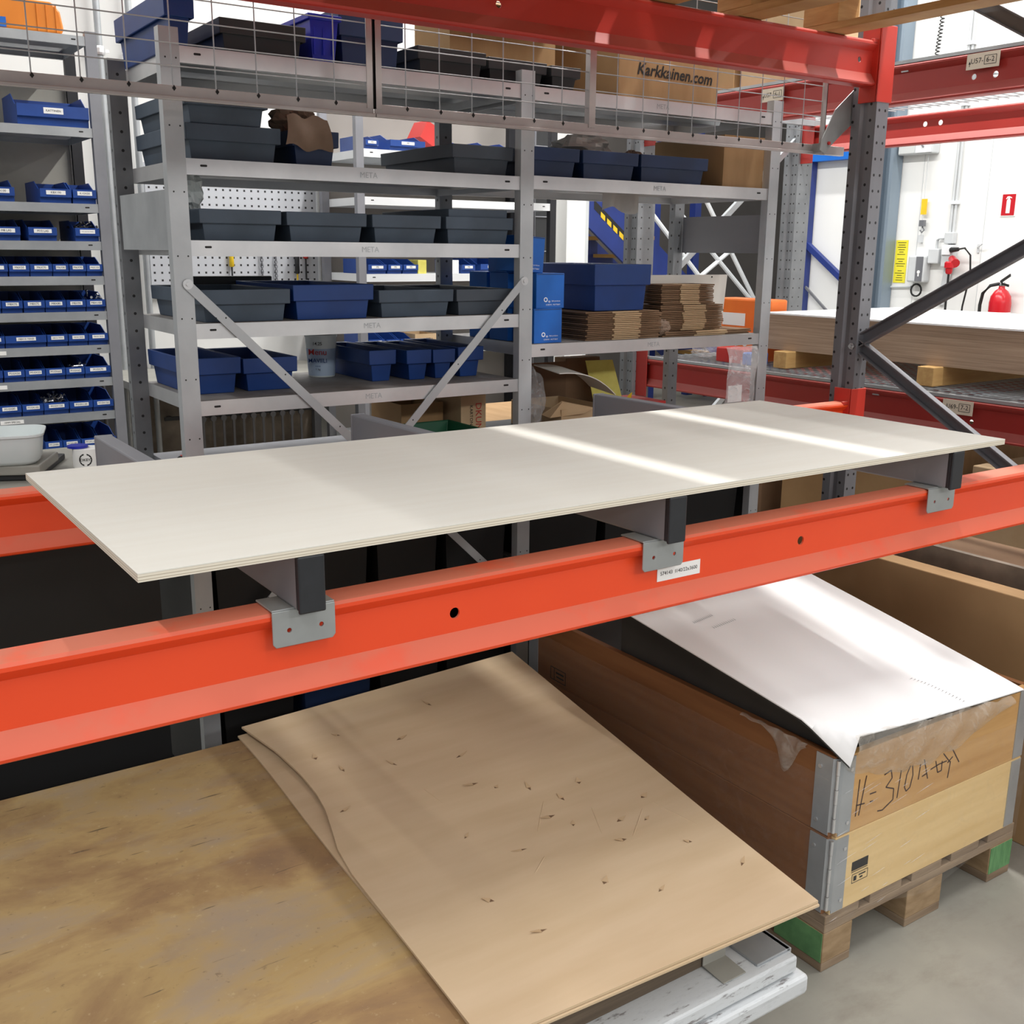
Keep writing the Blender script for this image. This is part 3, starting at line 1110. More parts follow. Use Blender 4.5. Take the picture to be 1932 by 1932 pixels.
        sm.box(1.858, PY0 - .0006, .233, 1.915, PY0, .256)
        for (xa, xb, za, zb_) in ((1.858, 1.915, .229, .2305), (1.862, 1.918, .222, .2232), (1.862, 1.918, .200, .2012), (1.862, 1.8632, .2, .222), (1.9168, 1.918, .2, .222), (1.868, 1.878, .205, .217), (1.886, 1.910, .214, .217), (1.89, 1.9, .206, .210)):
            sm.box(xa, PY0 - .0006, za, xb, PY0, zb_)
        build('stamp', sm, 'ink', r)
# what the box holds
build('box_lining', MB().box(PX0 + .03, PY0 + .03, .1445, PX1 - .03, PY1 - .03, .47), 'sheet_under', None, 'dark goods filling the collar box under white sheet', 'goods')


def wsheet(u, v):
    x = lerp(1.737, 2.452, u)
    y = lerp(-.085, .78, v)
    near = lerp(.598, .548, u ** .8)
    z = lerp(near, .70, v ** .95) + .012 * math.sin(math.pi * u) * (1 - v) * math.sin(math.pi * min(1, v * 3 + .35))
    dr = max(0, 1 - (u / .11 + v / .10))
    z -= .075 * dr
    x += .055 * dr
    if v < .12:
        z -= .012 * math.sin(math.pi * u) * (1 - v / .12)
    return (x, y, z)


ws = thing('white_sheet', (2.1, .3, .6), 'white cardboard sheet with a bent corner lying on the collar box', 'cardboard')
build('sheet', MB().sheet(wsheet, 36, 36, .003), 'white_sheet', ws, smooth=40)
build('grey_backing', MB().sheet(lambda u, v: Vector(wsheet(u, v)) + Vector((0, .002, -.0034)), 24, 24, .003), 'sheet_under', ws, smooth=40)
build('gap_shade', MB().hexa([(1.802, -.03, .472), (1.807, -.03, .472), (1.807, .7, .472), (1.802, .7, .472), (1.802, -.03, .592), (1.807, -.03, .592), (1.807, .7, .680), (1.802, .7, .680)]), 'sheet_under', ws)  # dark filler standing for the shaded gap under the sheet
rl = MB()
for q in range(16):
    rl.add([Vector(wsheet(.62 + .004 * q, .155 - .009 * q)) + Vector((0, 0, .0006)), Vector(wsheet(.62 + .004 * q + .002, .153 - .009 * q)) + Vector((0, 0, .0006)), Vector(wsheet(.60 + .004 * q - .002 * (q % 4 == 0), .150 - .009 * q)) + Vector((0, 0, .0006))], [(0, 1, 2)])
build('ruler_print', rl, 'dark_steel', ws)
tp = MB()
for k, (a, b) in enumerate(((.18, .30), (.22, .36))):
    for q in range(12):
        u_ = lerp(a, b, q / 12)
        tp.add([Vector(wsheet(u_, .66 - .05 * k + .02 * q / 12)) + Vector((0, 0, .0006)), Vector(wsheet(u_ + .007, .66 - .05 * k + .02 * q / 12)) + Vector((0, 0, .0006)), Vector(wsheet(u_ + .004, .675 - .05 * k + .02 * q / 12)) + Vector((0, 0, .0006))], [(0, 1, 2)])
build('faint_print', tp, 'socket_grey', ws)
# plastic film
pf = thing('plastic_film', (2.1, -.08, .44), 'crumpled clear plastic liner hanging over the front of the collar box', 'plastic film')


def film(u, v):
    x = lerp(1.80, 2.40, u)
    drop = .115 * math.sin(math.pi * min(1, u * .93 + .05)) ** .8
    zs = lerp(.592, .540, u)
    z = lerp(zs, .525 - drop * .75, v) + .004 * math.sin(40 * u + 3 * v)
    y = PY0 - .006 - .024 * math.sin(math.pi * min(1, v * .8 + .2)) - .004 * math.sin(31 * u + 5 * v)
    return (x, y, z)


build('front_fold', MB().sheet(film, 40, 10, .0006, Vector((0, 1, 0))), 'bag_film', pf, smooth=60)
build('side_fold', MB().sheet(lambda u, v: (PX0 - .004 - .008 * math.sin(math.pi * v) - .003 * math.sin(25 * u), lerp(.02, .22, u), .537 - (.008 + .085 * math.exp(-((u - .3) / .16) ** 2)) * v), 24, 10, .0006, Vector((1, 0, 0))), 'bag_film', pf, smooth=60)
sf = thing('stretch_film', (1.8, -.06, .1), 'clear stretch film wound round the collar box and pallet', 'plastic film')
build('front_wrap', MB().sheet(lambda u, v: (lerp(PX0 - .004, PX1 + .004, u), PY0 - .0065 - .002 * math.sin(17 * u + 6 * v), lerp(.10 + .02 * math.sin(9 * u), .45, v)), 30, 12, .0004, Vector((0, 1, 0))), 'stretch_film', sf, smooth=60)
build('side_wrap', MB().sheet(lambda u, v: (PX0 - .0065 - .002 * math.sin(13 * u + 5 * v), lerp(PY0 - .004, PY1, u), lerp(.11, .48, v)), 30, 12, .0004, Vector((1, 0, 0))), 'stretch_film', sf, smooth=60)
wk = MB()
random.seed(5)
for q in range(26):
    x = random.uniform(PX0 + .0, PX0 + .30)
    z = random.uniform(.12, .46)
    L = random.uniform(.02, .07)
    wk.tube([(x, PY0 - .0095, z), (x + L / 2, PY0 - .0102, z + L * .1), (x + L, PY0 - .0095, z + L * .16)], [.0002, .0009, .0002], 5)
build('wrinkle', wk, 'clear_bag', sf, kind='stuff')

# cartons and boards right of the box
bc = thing('flat_carton', (2.7, .4, 0), 'big brown carton panel standing right of the collar box', 'carton')
build('panel', MB().box(2.68, -.35, 0, 2.75, 1.05, .70), 'carton', bc, bev=.003)
gb = thing('plywood_crate', (2.9, .6, 0), 'grimy board sided crate behind the big carton panel', 'crate')
build('side_board', MB().box(2.80, -.2, .45, 2.82, 1.0, .745), 'grime_shade_board', gb)
build('side_board', MB().box(2.80, -.2, 0, 2.82, 1.0, .445), 'grime_shade_board', gb)
build('end_board', MB().box(2.82, .98, 0, 3.10, 1.0, .745), 'grime_shade_board', gb)
build('end_board', MB().box(2.82, -.2, 0, 3.10, -.18, .745), 'grime_shade_board', gb)
build('lid', MB().box(2.822, -.178, .70, 3.10, .978, .715), 'carton_dark', gb)
for k, (x, y, w_, d_, h_, mt_, lab) in enumerate((
        (3.70, .2, .8, .7, .82, 'carton_pale', 'pale carton on the floor under the second rack, nearest the camera'),
        (3.66, 1.05, .8, .75, .86, 'carton', 'brown carton on the floor under the second rack, in the middle'),
        (3.66, 1.92, .7, .7, .72, 'carton_dark', 'dark brown carton on the floor under the second rack, farthest away'),
        (2.15, 1.95, .85, .55, .95, 'carton', 'tall brown carton on the floor behind the shelving'))):
    build('floor_carton', MB().box(x, y, 0, x + w_, y + d_, h_), mt_, None, lab, 'carton', 'cartons on the floor', bev=.004)


# ------------------------------------------------------------------ metal shelving behind the rack
SF, SR = 1.32, 1.83
SH = thing('shelving_unit', (1.9, 1.57, 0), 'two bay galvanised steel shelving standing behind the pallet rack', 'shelving')
SX = (.8255, 1.8765, 2.938)
PW = .048
post = MB().prism([(0, 0), (PW, 0), (PW, .032), (PW - .002, .032), (PW - .002, .002), (.002, .002), (.002, .032), (0, .032)], 'z', 0, 2.115)
pm = mesh_of(post, 'post')
pr = MB().prism([(0, 0), (PW, 0), (PW, .032), (0, .032)], 'z', 0, 2.105)
pmr = mesh_of(pr, 'post')
for x in SX:
    link_mesh('post', pm, 'post_steel', SH, Vector((x, SF, 0)) - wloc(SH))
    link_mesh('post', pmr, 'slotted_steel', SH, Vector((x, SR - .032, 0)) - wloc(SH))


def shelf(parent, x0, x1, y0, y1, z, lip=.039, mat='galvanised', stiff=True, logo='META', slots=True, under='galvanised_dull'):
    t = .0015
    mb = MB().box(x0, y0, z - t, x1, y1, z)
    mb.box(x0, y0, z - lip, x1, y0 + t, z - t).box(x0, y1 - t, z - lip, x1, y1, z - t)
    mb.box(x0, y0 + t, z - lip, x0 + t, y1 - t, z - t).box(x1 - t, y0 + t, z - lip, x1, y1 - t, z - t)
    mb.box(x0, y0 + t, z - lip, x1, y0 + .014, z - lip + t).box(x0, y1 - .014, z - lip, x1, y1 - t, z - lip + t)
    s_ = build('shelf', mb, mat, parent)
    if stiff:
        ym = (y0 + y1) / 2
        build('stiffener', MB().prism([(ym - .055, z - .002), (ym - .045, z - .028), (ym + .045, z - .028), (ym + .055, z - .002)], 'x', x0 + .05, x1 - .05), under, s_)
    if slots:
        for sx in (x0 + .045, x1 - .045):
            pts = [(sx + .0062 * math.copysign(1, math.cos(a)) + .0028 * math.cos(a), z - lip * .42 + .0028 * math.sin(a)) for a in (k * math.pi / 5 + .1 for k in range(10))]
            build('slot', MB().prism(pts, 'y', y0 - .0006, y0), 'ink', s_)
    if logo:
        text('lettering', logo, .021, 'galvanised_dull', s_, ((x0 + x1) / 2, y0 - .0006, z - lip * .5))
    return s_


LZ = (2.076, 1.817, 1.620, 1.412, 1.213, .995, .60, .20)
for z in LZ:
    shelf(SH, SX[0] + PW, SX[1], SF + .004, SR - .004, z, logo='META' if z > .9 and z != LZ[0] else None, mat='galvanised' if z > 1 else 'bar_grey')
RZ = (2.074, 1.822, 1.317, .60, .20)
for z in RZ:
    shelf(SH, SX[1] + PW, SX[2], SF + .004, SR - .004, z, logo='META' if z > .9 else None)
for (p, q) in (((SX[0] + .03, 1.512), (SX[1] + .02, .49)), ((SX[1] + .012, 1.512), (SX[0] + .03, .46))):
    b = MB().bar((p[0], SF - .004, p[1]), (q[0], SF - .004, q[1]), .024, .003, (0, 0, 1))
    o = build('brace', b, 'post_steel', SH)
    build('bolt', MB().lathe([(.006, SF - .010), (.006, SF - .004)], (p[0] + .002, 0, p[1]), 6, 'y').lathe([(.013, SF - .0065), (.013, SF - .0022)], (p[0] + .002, 0, p[1]), 14, 'y'), 'galvanised', o)
build('side_panel', MB().box(SX[0] + .002, SF + .034, 1.595, SX[0] + .004, SR - .05, 1.742), 'galvanised_dull', SH)
build('side_panel', MB().box(SX[2] + PW - .006, SF + .034, 1.60, SX[2] + PW - .004, SR - .034, 1.735), 'bar_grey', SH)
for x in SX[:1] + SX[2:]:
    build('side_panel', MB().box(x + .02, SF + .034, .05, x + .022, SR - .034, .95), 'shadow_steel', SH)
build('back_panel', MB().box(SX[0], SR + .001, .02, SX[2] + PW, SR + .003, .96), 'shadow_steel', SH)  # added to keep light from behind out of the low shelves


# ------------------------------------------------------------------ storage bins
def storage_bin(x0, x1, yf, d, z, h, mat, label, group, band=.46, tilt=0):
    """open plastic bin with a wider band round its top; front at yf"""
    r = thing('storage_bin', ((x0 + x1) / 2, yf + d / 2, z), label, 'storage bin', group)
    tp, ov = .010, .007
    zb_ = z + h * (1 - band)
    B = (x0 + ov + tp, yf + ov + tp, x1 - ov - tp, yf + d - ov - tp)
    T = (x0 + ov, yf + ov, x1 - ov, yf + d - ov)
    build('body', MB().tub(B, T, z, z + h - .001, .003), mat, r, bev=.003)
    build('rim', MB().ring((x0 + .001, yf + .001, x1 - .001, yf + d - .001), (x0, yf, x1, yf + d), zb_, z + h, .0055), mat, r, bev=.002)
    return r


G5, G4, G3, G2, G6 = 'bins on the second shelf', 'bins on the third shelf', 'bins on the fourth shelf', 'bins on the fifth shelf', 'bins on the top shelf'
D = .44
# second shelf from the top
z = LZ[1] + .0005
storage_bin(.884, 1.135, 1.345, D, z, .086, 'slate_plastic', 'slate grey bin at the bottom of the stack by the left post', G5)
storage_bin(.884, 1.100, 1.335, D, z + .0865, .078, 'slate_plastic', 'slate grey bin on top of the stack by the left post', G5)
b_ = storage_bin(1.165, 1.300, 1.345, D, z, .088, 'navy_plastic', 'navy bin stuffed with brown paper beside the stacked grey bins', G5)
storage_bin(1.655, 1.866, 1.345, .45, z, .082, 'grey_plastic', 'dark grey bin alone at the right end of second shelf', G5)
# third shelf
z = LZ[2] + .0005
for a, b, lab, h in ((.905, 1.126, 'dark grey bin on the third shelf, nearest the left post', .078), (1.140, 1.376, 'dark grey bin on the third shelf, second from the left post', .077),
                     (1.392, 1.614, 'dark grey bin on the third shelf, third from the left post', .076), (1.63, 1.866, 'dark grey bin on the third shelf with another nested in it', .076)):
    storage_bin(a, b, 1.342, D, z, h, 'slate_plastic', lab, G4)
storage_bin(1.645, 1.850, 1.352, D - .02, z + .020, .078, 'slate_plastic', 'dark grey bin nested inside the rightmost bin of the third shelf', G4)
# fourth shelf
z = LZ[3] + .0005
for a, b, lab, h, mt_ in ((.895, 1.142, 'slate grey bin behind the top of the diagonal brace', .084, 'slate_plastic'), (1.150, 1.392, 'blue bin between grey bins on the fourth shelf', .094, 'blue_plastic'),
                          (1.408, 1.655, 'slate grey bin just right of the blue one on fourth shelf', .077, 'slate_plastic'), (1.665, 1.868, 'slate grey bin behind the right diagonal brace', .076, 'grey_plastic')):
    storage_bin(a, b, 1.342, D, z, h, mt_, lab, G3)
build('tool_case', MB().box(1.0, 1.79, 1.46, 1.27, 1.815, 1.52), 'black_plastic', None, 'flat black case standing behind the fourth shelf bins', 'case', bev=.004)
# fifth shelf
z = LZ[4] + .0005
for a, b, yf, d, lab, h, mt_ in ((.878, 1.03, 1.44, .36, 'blue bin on the fifth shelf, nearest the left post', .098, 'blue_plastic'), (1.036, 1.196, 1.44, .36, 'blue bin on the fifth shelf in front of the white bucket', .092, 'blue_plastic'),
                                 (1.437, 1.528, 1.47, .34, 'narrow blue bin on the fifth shelf with a long dark side', .094, 'blue_plastic'), (1.553, 1.640, 1.45, .36, 'narrow blue bin, second right of the bucket', .092, 'blue_plastic'),
                                 (1.645, 1.725, 1.45, .36, 'narrow blue bin behind the right diagonal brace', .090, 'blue_plastic'), (1.735, 1.83, 1.45, .36, 'narrow blue bin at the right end of the fifth shelf', .094, 'blue_plastic')):
    storage_bin(a, b, yf, d, z, h, mt_, lab, G2)
# low shelves: one navy crate; black ones added to stand for shade
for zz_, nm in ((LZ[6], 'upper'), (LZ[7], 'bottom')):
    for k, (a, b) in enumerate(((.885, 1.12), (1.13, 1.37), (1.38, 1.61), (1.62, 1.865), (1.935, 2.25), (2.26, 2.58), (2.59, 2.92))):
        storage_bin(a, b, 1.345, .44, zz_ + .0005, .25, 'navy_plastic' if (k == 1 and nm == 'bottom') else 'shade_plastic', 'dark crate filling the shade, %s from the left on the %s low shelf' % (('first', 'second', 'third', 'fourth', 'fifth', 'sixth', 'seventh')[k], nm), 'crates on the low shelves', band=.2)
# top shelf
z = LZ[0] + .0005
storage_bin(.850, .925, 1.345, .45, z, .125, 'blue_plastic', 'tall blue bin at the left end of the top shelf', G6)
storage_bin(.985, 1.215, 1.345, .44, z, .080, 'black_plastic', 'black bin right of the tall blue bin on the top shelf', G6)
storage_bin(1.325, 1.520, 1.38, .42, z, .150, 'navy_plastic', 'big navy bin behind the royal blue one on the top shelf', G6)
rbn = storage_bin(1.222, 1.318, 1.345, .40, z, .118, 'royal_plastic', 'royal blue bin with vertical grooves on the top shelf', G6, band=.12)
for k in range(3):
    build('groove', MB().box(1.240 + k * .026, 1.3545, z + .02, 1.245 + k * .026, 1.3565, z + .10), 'royal_plastic', rbn)
storage_bin(1.545, 1.770, 1.345, .44, z, .074, 'black_plastic', 'black bin left of the middle post on the top shelf', G6)
storage_bin(1.785, 1.995, 1.358, .43, z, .070, 'black_plastic', 'black bin passing behind the middle post on the top shelf', G6)
storage_bin(2.003, 2.115, 1.348, .44, z, .066, 'black_plastic', 'small black bin just right of the middle post on top shelf', G6)
# right bay, second shelf
z = RZ[1] + .0005
for a, b, lab in ((1.935, 2.116, 'navy bin on the right bay shelf, next to the middle post'), (2.128, 2.356, 'navy bin on the right bay shelf holding a plastic bag'), (2.366, 2.665, 'wide navy bin on the right bay shelf beside the carton')):
    storage_bin(a, b, 1.345, D, z, .086, 'navy_plastic', lab, 'navy bins in the right bay')


# ------------------------------------------------------------------ cartons and odd goods on the shelving
def open_carton(x0, x1, y0, y1, z0, z1, mat, label, group=None, flaps=(), t=.004, name='carton'):
    r = thing(name, ((x0 + x1) / 2, (y0 + y1) / 2, z0), label, 'carton', group)
    build('box', MB().tub((x0, y0, x1, y1), (x0, y0, x1, y1), z0, z1, t), mat, r)
    for (side, ln, ang) in flaps:
        c, s_ = math.cos(ang) * ln, math.sin(ang) * ln
        if side == 'l':
            p = [(x0, y0, z1), (x0, y1, z1), (x0 - c, y1, z1 + s_), (x0 - c, y0, z1 + s_)]
        elif side == 'r':
            p = [(x1, y0, z1), (x1, y1, z1), (x1 + c, y1, z1 + s_), (x1 + c, y0, z1 + s_)]
        elif side == 'f':
            p = [(x0, y0, z1), (x1, y0, z1), (x1, y0 - c, z1 + s_), (x0, y0 - c, z1 + s_)]
        else:
            p = [(x0, y1, z1), (x1, y1, z1), (x1, y1 + c, z1 + s_), (x0, y1 + c, z1 + s_)]
        n = (Vector(p[1]) - Vector(p[0])).cross(Vector(p[3]) - Vector(p[0])).normalized() * .003
        build('flap', MB().hexa([Vector(q) for q in p] + [Vector(q) + n for q in p]), mat, r)
    return r


kz = RZ[0] + .0005
kb = open_carton(2.262, 2.690, 1.345, 1.70, kz, kz + .215, 'carton', 'brown carton lettered across its front on the top shelf', flaps=(('r', .14, -.35),))
text('lettering', 'Karkkainen.com', .050, 'ink', kb, (2.497, 1.3435, 2.160), (1, 0, -.02), (0, 0, 1), shear=.22, bold=.018)
open_carton(1.80, 2.20, 1.60, 1.82, kz + .073, kz + .30, 'carton', 'open brown carton on top of the black bins', flaps=(('r', .20, -.42), ('f', .1, -.5)))
open_carton(2.735, 2.93, 1.345, 1.70, RZ[1] + .0005, RZ[1] + .17, 'carton', 'upright brown carton at the right end beside the navy bins')


def crumple(c, rx, ry, rz, seed, mat, name, label, cat, amp=.35, n=14, parent=None):
    rnd = random.Random(seed)
    ph = [rnd.uniform(0, 6.3) for _ in range(6)]
    mb = MB()
    vs, fs = [], []
    for i in range(n + 1):
        th = math.pi * i / n
        for k in range(2 * n):
            f = math.pi * k / n
            q = 1 + amp * (.5 * math.sin(5 * f + ph[0] + 3 * th) + .35 * math.sin(9 * th + ph[1] + 2 * f) + .4 * rnd.uniform(-.5, .5))
            vs.append((c[0] + rx * q * math.sin(th) * math.cos(f), c[1] + ry * q * math.sin(th) * math.sin(f), c[2] + rz * (1 + math.cos(th) * q)))
    for i in range(n):
        for k in range(2 * n):
            a, b = i * 2 * n + k, i * 2 * n + (k + 1) % (2 * n)
            fs.append((a, b, b + 2 * n, a + 2 * n))
    mb.add(vs, fs)
    zmin = min(v[2] for v in mb.V)
    mb.V = [(v[0], v[1], v[2] - zmin + c[2]) for v in mb.V]
    return build(name, mb, mat, parent, label, cat)


crumple((1.215, 1.46, LZ[1] + .060), .055, .075, .045, 2, 'brown_paper', 'crumpled_paper', 'crumpled brown paper sticking out of the navy bin', 'paper')
fpb = thing('paper_flap', (1.21, 1.35, 1.85), 'torn brown paper sheet hanging over the navy bin front', 'paper')
build('sheet', MB().sheet(lambda u, v: (lerp(1.150, 1.262, u) + .02 * v * (u - .3), 1.338 - .012 * math.sin(3 * v) - .006 * math.sin(7 * u), lerp(1.938, 1.852 + .02 * abs(u - .65), v) + .006 * math.sin(11 * u)), 14, 10, .0008, Vector((0, 1, 0))), 'brown_paper', fpb, smooth=50)
crumple((2.24, 1.50, RZ[1] + .055), .09, .10, .042, 6, 'bag_grey', 'plastic_bag', 'greyish plastic bag heaped in a navy bin of the right bay', 'bag', .22)
crumple((2.43, 1.47, RZ[1] + .052), .035, .05, .025, 16, 'brown_paper', 'crumpled_paper', 'brown paper scrap poking out of the wide navy bin', 'paper', .25)
crumple((.93, 1.50, LZ[2] + .050), .035, .06, .06, 8, 'clear_tub', 'plastic_bag', 'small clear bag sticking up from the leftmost third shelf bin', 'bag', .25)
# white lettered bucket
bk = thing('bucket', (1.385, 1.70, LZ[4] + .0005), 'white dairy bucket with red and blue print behind the blue bins', 'bucket')
bx, by, bz = 1.385, 1.70, LZ[4] + .0005
build('body', MB().lathe([(.040, bz), (.041, bz + .002), (.049, bz + .122), (.051, bz + .123), (.051, bz + .130), (.047, bz + .130), (.046, bz + .121), (.038, bz + .004)], (bx, by, 0), 32), 'clear_tub', bk, smooth=40)
fx, fy = -.60, -.80
build('label_band', MB().lathe([(.0412, bz + .004), (.0468, bz + .088)], (bx, by, 0), 32), 'bucket_blue', bk, smooth=40)


def on_bucket(px, pz):
    a = math.atan2(fy, fx) + px / .047
    return Vector((bx + .0475 * math.cos(a), by + .0475 * math.sin(a), pz))


d_ = Vector((-fy, fx, 0)) * -1
for s_, sz, mt_, zz in (('Menu', .026, 'red_ink', .078), ('MAVIILI', .018, 'blue_plastic', .052), ('rasva', .008, 'blue_plastic', .036), ('1 kg', .009, 'ink', .026), ('14,25', .014, 'ink', .104)):
    text('print', s_, sz, mt_, bk, Vector((bx, by, bz + zz)) + Vector((fx, fy, 0)) * .0515 + (Vector((fx, fy, 0)).cross(Vector((0, 0, 1)))) * .0, Vector((-fy, fx, 0)), (0, 0, 1), bold=.004)


# blue cartons of bolts
def blue_carton(x, y, z, label, rot=0, w=.108, d=.108, h=.108):
    r = thing('blue_carton', (x + w / 2, y + d / 2, z), label, 'carton', 'blue cartons on the right bay shelf')
    build('box', MB().box(x, y, z, x + w, y + d, z + h), 'carton_blue', r, bev=.0015)
    build('lid_seam', MB().box(x + .002, y - .0005, z + h - .004, x + w - .002, y, z + h - .002), 'navy_plastic', r)
    ring = MB()
    for k in range(12):
        a, b = 2 * math.pi * k / 12, 2 * math.pi * (k + 1) / 12
        c = (x + .036, z + .027)
        ring.add([(c[0] + rr * math.cos(t), y - .0007, c[1] + rr * math.sin(t)) for t in (a, b) for rr in (.0045, .0075)], [(0, 1, 3, 2)])
    build('emblem', ring, 'white_ink', r)
    text('print', 'sp', .010, 'white_ink', r, (x + .050, y - .0007, z + .022), bold=.008)
    text('print', 'Bolt products', .0060, 'white_ink', r, (x + .076, y - .0007, z + .0225))
    text('print', 'SCREWS - MUTTERIT', .0060, 'white_ink', r, (x + .065, y - .0007, z + .011))
    if rot:
        r.rotation_euler = (0, rot, 0)
    return r


z = RZ[2] + .0005
blue_carton(1.950, 1.345, z, 'blue printed carton at the bottom front next to middle post')
blue_carton(1.957, 1.345, z + .1085, 'blue printed carton stacked second high next to middle post')
blue_carton(1.934, 1.470, z, 'blue carton in the middle row on the shelf floor')
blue_carton(1.934, 1.470, z + .1085, 'blue carton in the middle row, second high')
blue_carton(1.928, 1.470, z + .217, 'blue carton topping the middle row of the stack')
blue_carton(1.885, 1.362, z + .220, 'blue carton tilted on top of the stack, half behind middle post', rot=.07)
blue_carton(1.934, 1.595, z, 'blue carton in the back row on the shelf floor')
blue_carton(1.934, 1.595, z + .1085, 'blue carton topping the back row of the stack')
# flattened cartons
random.seed(21)


NUM = ('first', 'second', 'third', 'fourth', 'fifth', 'sixth', 'seventh', 'eighth', 'ninth', 'tenth', 'eleventh', 'twelfth', 'thirteenth', 'fourteenth', 'fifteenth')


def carton_pile(x0, x1, y0, y1, z, n, th, label, group):
    a1, a2 = lerp(x0, x1, .34), lerp(x0, x1, .70)
    for k in range(n):
        if k in (0, n - 1):
            lb_ = label.replace('flattened carton', 'flattened carton, %s,' % ('lowest' if k == 0 else 'topmost'))
        else:
            lb_ = label.replace('flattened carton', 'flattened carton, %s from the bottom' % NUM[k])
        dx, dy = random.uniform(-.006, .006), random.uniform(-.002, .008)
        r = thing('folded_carton', ((x0 + x1) / 2, y0, z + k * th), lb_, 'folded carton', group)
        za, zb2 = z + k * th + .0001, z + (k + 1) * th - .0016
        build('side_panel', MB().box(x0 + dx, y0 + dy + .004, za, a1 + dx, y1, zb2), 'carton_dark', r)
        build('middle_panel', MB().box(a1 + dx + .001, y0 + dy, za, a2 + dx, y1, zb2), 'carton_pale', r)
        build('side_panel', MB().box(a2 + dx + .001, y0 + dy + .006, za, x1 + dx, y1, zb2), 'carton_dark', r)


carton_pile(2.165, 2.485, 1.345, 1.78, z, 15, .0062, 'flattened carton in the pile under the big blue bin', 'folded cartons under the big blue bin')
carton_pile(2.497, 2.795, 1.362, 1.478, z + .019, 14, .0063, 'flattened carton in the pile right of the big blue bin', 'folded cartons right of the blue bin')
carton_pile(2.50, 2.748, 1.362, 1.478, z + .019 + 14 * .0063 + .001, 11, .0063, 'flattened carton in the upper short pile', 'folded cartons of the upper short pile')
carton_pile(2.500, 2.92, 1.340, 1.60, z, 3, .006, 'flattened carton lying flat at the shelf front below the piles', 'folded cartons at the shelf front')
crumple((2.505, 1.365, z + .001), .030, .02, .026, 31, 'brown_paper', 'crumpled_paper', 'brown paper scrap in front of the folded cartons', 'paper', .2)
storage_bin(2.195, 2.437, 1.355, .43, z + 15 * .0062 + .0008, .150, 'blue_plastic', 'big blue bin standing on the pile of folded cartons', 'big bin in the right bay', band=.45)
wsn = thing('white_board', (2.74, 1.487, z + .02), 'white plastic board leaning behind the folded cartons', 'board')
build('board', MB().hexa([(2.57, 1.482, z + .020), (2.905, 1.482, z + .020), (2.905, 1.487, z + .020), (2.57, 1.487, z + .020), (2.55, 1.49, z + .205), (2.93, 1.49, z + .205), (2.93, 1.495, z + .205), (2.55, 1.495, z + .205)]), 'carton_white', wsn)
build('eyelet', MB().lathe([(.003, 1.488), (.003, 1.4905)], (2.85, 0, z + .197), 10, 'y'), 'ink', wsn)
# rag hanging under the right shelf
build('cloth_rag', MB().sheet(lambda u, v: (lerp(2.335, 2.49, u), 1.50 - .01 * math.sin(9 * u), lerp(1.793, 1.738 + .012 * math.sin(6 * u), v)), 12, 6, .001, Vector((0, 1, 0))), 'bag_grey', None, 'pale rag hanging under the right bay shelf', 'rag', smooth=50)

# ------------------------------------------------------------------ clutter under the right bay (stands on the floor cartons and a trolley)
tr = thing('trolley_table', (2.3, 1.6, 0), 'low grey work trolley carrying opened cartons below the right bay', 'trolley')
build('top', MB().box(1.93, 1.36, .985, 2.92, 1.80, 1.0), 'shadow_steel', tr)
oc = thing('torn_carton', (2.25, 1.5, 1.0), 'torn open carton with a curled white lid below right bay', 'carton')
build('box', MB().tub((2.12, 1.42, 2.33, 1.72), (2.12, 1.42, 2.33, 1.72), 1.0005, 1.085, .004), 'carton_pale', oc)
build('lid', MB().sheet(lambda u, v: (lerp(2.075, 2.315, u), lerp(1.375, 1.52, v), 1.215 - .085 * u ** 2.6 + .015 * v), 14, 4, .003), 'carton_white', oc, smooth=40)
build('back_wall', MB().box(2.14, 1.718, 1.08, 2.36, 1.722, 1.21), 'carton_dark', oc)
build('flap', MB().hexa([(2.08, 1.43, 1.06), (2.20, 1.40, 1.07), (2.20, 1.45, 1.075), (2.08, 1.48, 1.065), (2.13, 1.43, 1.11), (2.24, 1.40, 1.085), (2.24, 1.404, 1.088), (2.13, 1.434, 1.113)]), 'carton_pale', oc)
crumple((2.045, 1.50, 1.0), .045, .06, .10, 41, 'clear_bag', 'plastic_bag', 'cloudy plastic bag beside the middle post below right bay', 'bag', .2)
yp_ = thing('printed_sheet', (2.45, 1.6, 1.0), 'yellow patterned paper sheet standing among the opened cartons', 'paper')
build('sheet', MB().hexa([(2.42, 1.60, 1.0), (2.545, 1.58, 1.0), (2.545, 1.582, 1.0), (2.42, 1.602, 1.0), (2.405, 1.66, 1.215), (2.515, 1.64, 1.215), (2.515, 1.642, 1.215), (2.405, 1.662, 1.215)]), 'paper_yellow', yp_)
build('curled_corner', MB().sheet(lambda u, v: (2.47 + .06 * u, 1.56 - .02 * v, 1.03 + .075 * math.sin(u * 1.5) * v), 8, 5, .001), 'yellow_paint', yp_, smooth=50)
build('red_carton', MB().box(2.53, 1.50, 1.0005, 2.66, 1.70, 1.07), 'red_ink', None, 'small red carton behind the yellow sheet below right bay', 'carton', bev=.002)
build('dark_carton', MB().box(2.36, 1.72, 1.0005, 2.52, 1.79, 1.22), 'carton_dark', None, 'tall dark carton behind the curled white lid', 'carton', bev=.002)
cb = thing('hanging_bag', (2.83, 1.31, 1.05), 'clear plastic bag with a printed label hanging from the right bay shelf', 'bag')
build('film', MB().sheet(lambda u, v: (lerp(2.765, 2.915, u) + .006 * math.sin(9 * v), 1.312 - .012 * math.sin(3.1 * v) - .006 * math.sin(14 * u + 4 * v), lerp(1.275, 1.06, v)), 20, 24, .0006, Vector((0, 1, 0))), 'clear_bag', cb, smooth=60)
